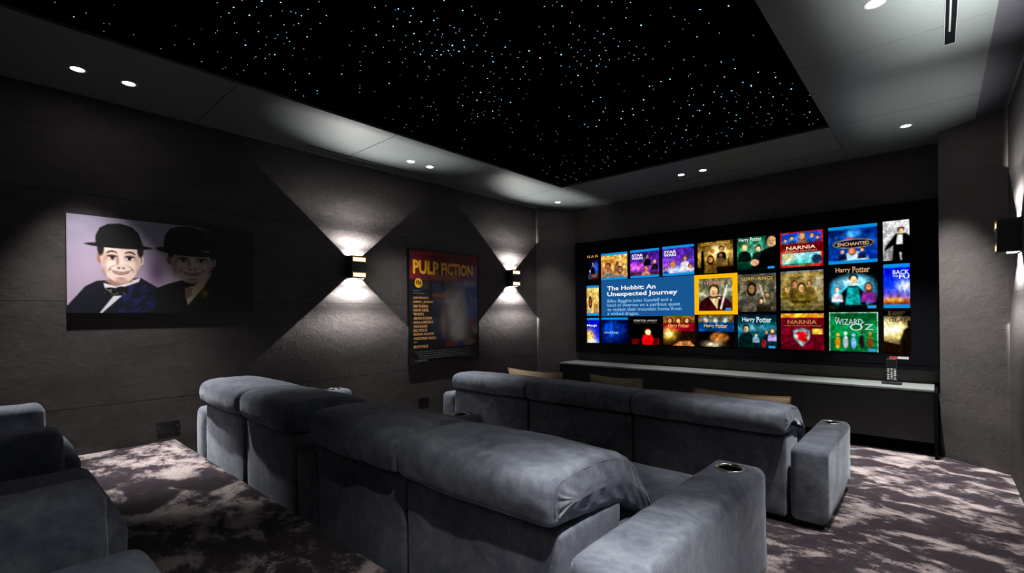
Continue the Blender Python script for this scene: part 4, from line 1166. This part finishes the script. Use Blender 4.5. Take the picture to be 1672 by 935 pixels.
def curve(pts, w0, c, al=1.0):
    """tapered brush stroke through wall points"""
    P = [np.array(q(*p)) for p in pts]
    n = 14
    for i in range(n):
        t0, t1 = i / n, (i + 1) / n
        f = lambda t: (1 - t) ** 2 * P[0] + 2 * t * (1 - t) * P[1] + t * t * P[2]
        p0, p1 = f(t0), f(t1)
        cv.line(p0[0], p0[1], p1[0], p1[1], w0 * (.35 + .65 * math.sin(math.pi * (t0 + t1) / 2)), c, al)
def face(cx, cz, w, h, skin, shade, dark, smile=1.0):
    """generic smiling face about the point (cx, cz); w, h = half width, half height"""
    P = lambda x, z: q(cx + x * w, cz + z * h)
    R = lambda rx, rz: (rx * w / (AY1 - AY0), rz * h / (AZ1 - AZ0))
    e = lambda x, z, rx, rz, c, soft=.3, al=1.0: cv.ell(*P(x, z), *R(rx, rz), c, soft, al)
    e(-1.0, .22, .16, .26, shade, .3); e(1.0, .22, .16, .26, skin, .3); e(1.0, .2, .08, .15, shade, .5)
    cv.poly([P(x, z) for x, z in ((-.98, 1.0), (-1.0, .2), (-.92, -.25), (-.68, -.66), (-.36, -.93), (0, -1.0), (.36, -.93), (.68, -.64), (.92, -.22), (1.0, .2), (.98, 1.0))], skin)
    e(-.80, -.08, .13, .5, shade, 1.0, .6); e(.80, -.1, .12, .45, shade, 1.0, .45); e(0, -.90, .45, .08, shade, 1.0, .5)
    e(-.98, .75, .16, .42, dark, .4); e(.98, .75, .16, .42, dark, .4)
    for s in (-1, 1):
        e(s * .44, .28, .27, .15, shade, .9, .8); e(s * .44, .25, .21, .095, [min(1, v * 1.02) for v in skin], .4, .9); e(s * .42, .25, .09, .095, dark, .3); e(s * .44, .33, .24, .045, dark, .5)
        e(s * .52, -.12, .30, .22, [min(1, v * 1.08) for v in skin], 1.2, .7)
        curve([(cx + s * .70 * w, cz + .46 * h), (cx + s * .48 * w, cz + .66 * h), (cx + s * .20 * w, cz + .50 * h)], .0065, dark)
        curve([(cx + s * .24 * w, cz - .10 * h), (cx + s * .62 * w, cz - .20 * h), (cx + s * .60 * w, cz - .46 * h)], .003, shade, .9)
    e(.02, .05, .13, .34, [min(1, v * 1.07) for v in skin], 1.0, .8); e(-.17, .05, .07, .3, shade, 1.0, .7)
    e(0, -.17, .24, .13, skin, .5); e(-.11, -.24, .07, .04, dark, .6, .7); e(.12, -.24, .07, .04, dark, .6, .7)
    curve([(cx - .42 * w, cz - .44 * h), (cx, cz - .66 * h), (cx + .42 * w, cz - .42 * h)], .007, [v * .8 + .08 * (k == 0) for k, v in enumerate(shade)], .9)
    curve([(cx - .60 * w, cz - .30 * h), (cx, cz - .62 * h), (cx + .60 * w, cz - .28 * h)], .003, dark, .85)
    e(0, -.76, .22, .05, shade, 1.0, .7)
face(.695, 1.735, .118, .150, (.95, .85, .80), (.66, .45, .40), (.09, .06, .06))
HB = (.012, .012, .014)
cv.ell(*q(.690, 1.862), .160, .026, HB, .15).poly(Q((.55, 1.85), (.553, 1.93), (.575, 1.985), (.62, 2.018), (.69, 2.03), (.76, 2.012), (.80, 1.97), (.815, 1.92), (.815, 1.85)), HB)
cv.ell(*q(.633, 1.523), .040, .042, (.015, .015, .03), .2).ell(*q(.698, 1.530), .035, .045, (.015, .015, .03), .2)
cv.poly(Q((.648, 1.49), (.70, 1.495), (.585, 1.366), (.57, 1.366)), (.9, .9, .93))
for k in range(14):
    a_ = cv.r.random(2); cv.ell(*q(.60 + .12 * a_[0], 1.50 + .045 * a_[1]), .003, .005, (.7, .7, .75))
# second sitter, colours darkened to match the painted unlit half
face(1.150, 1.752, .148, .152, (.66, .59, .55), (.36, .29, .26), (.04, .03, .03))
cv.ell(*q(1.10, 1.855), .155, .045, HB, .15, 1.0, .10).poly(Q((.955, 1.86), (.965, 1.97), (1.0, 2.03), (1.06, 2.058), (1.15, 2.062), (1.24, 2.03), (1.285, 1.95), (1.30, 1.88)), HB)
cv.poly(Q((1.105, 1.565), (1.16, 1.585), (1.295, 1.705), (1.23, 1.575), (1.115, 1.425), (1.10, 1.50)), (.62, .56, .46)).poly(Q((1.095, 1.57), (1.15, 1.565), (1.14, 1.50), (1.10, 1.47)), (.42, .32, .24)).glow(*q(1.235, 1.52), .03, .06, (.55, .42, .18), .8)
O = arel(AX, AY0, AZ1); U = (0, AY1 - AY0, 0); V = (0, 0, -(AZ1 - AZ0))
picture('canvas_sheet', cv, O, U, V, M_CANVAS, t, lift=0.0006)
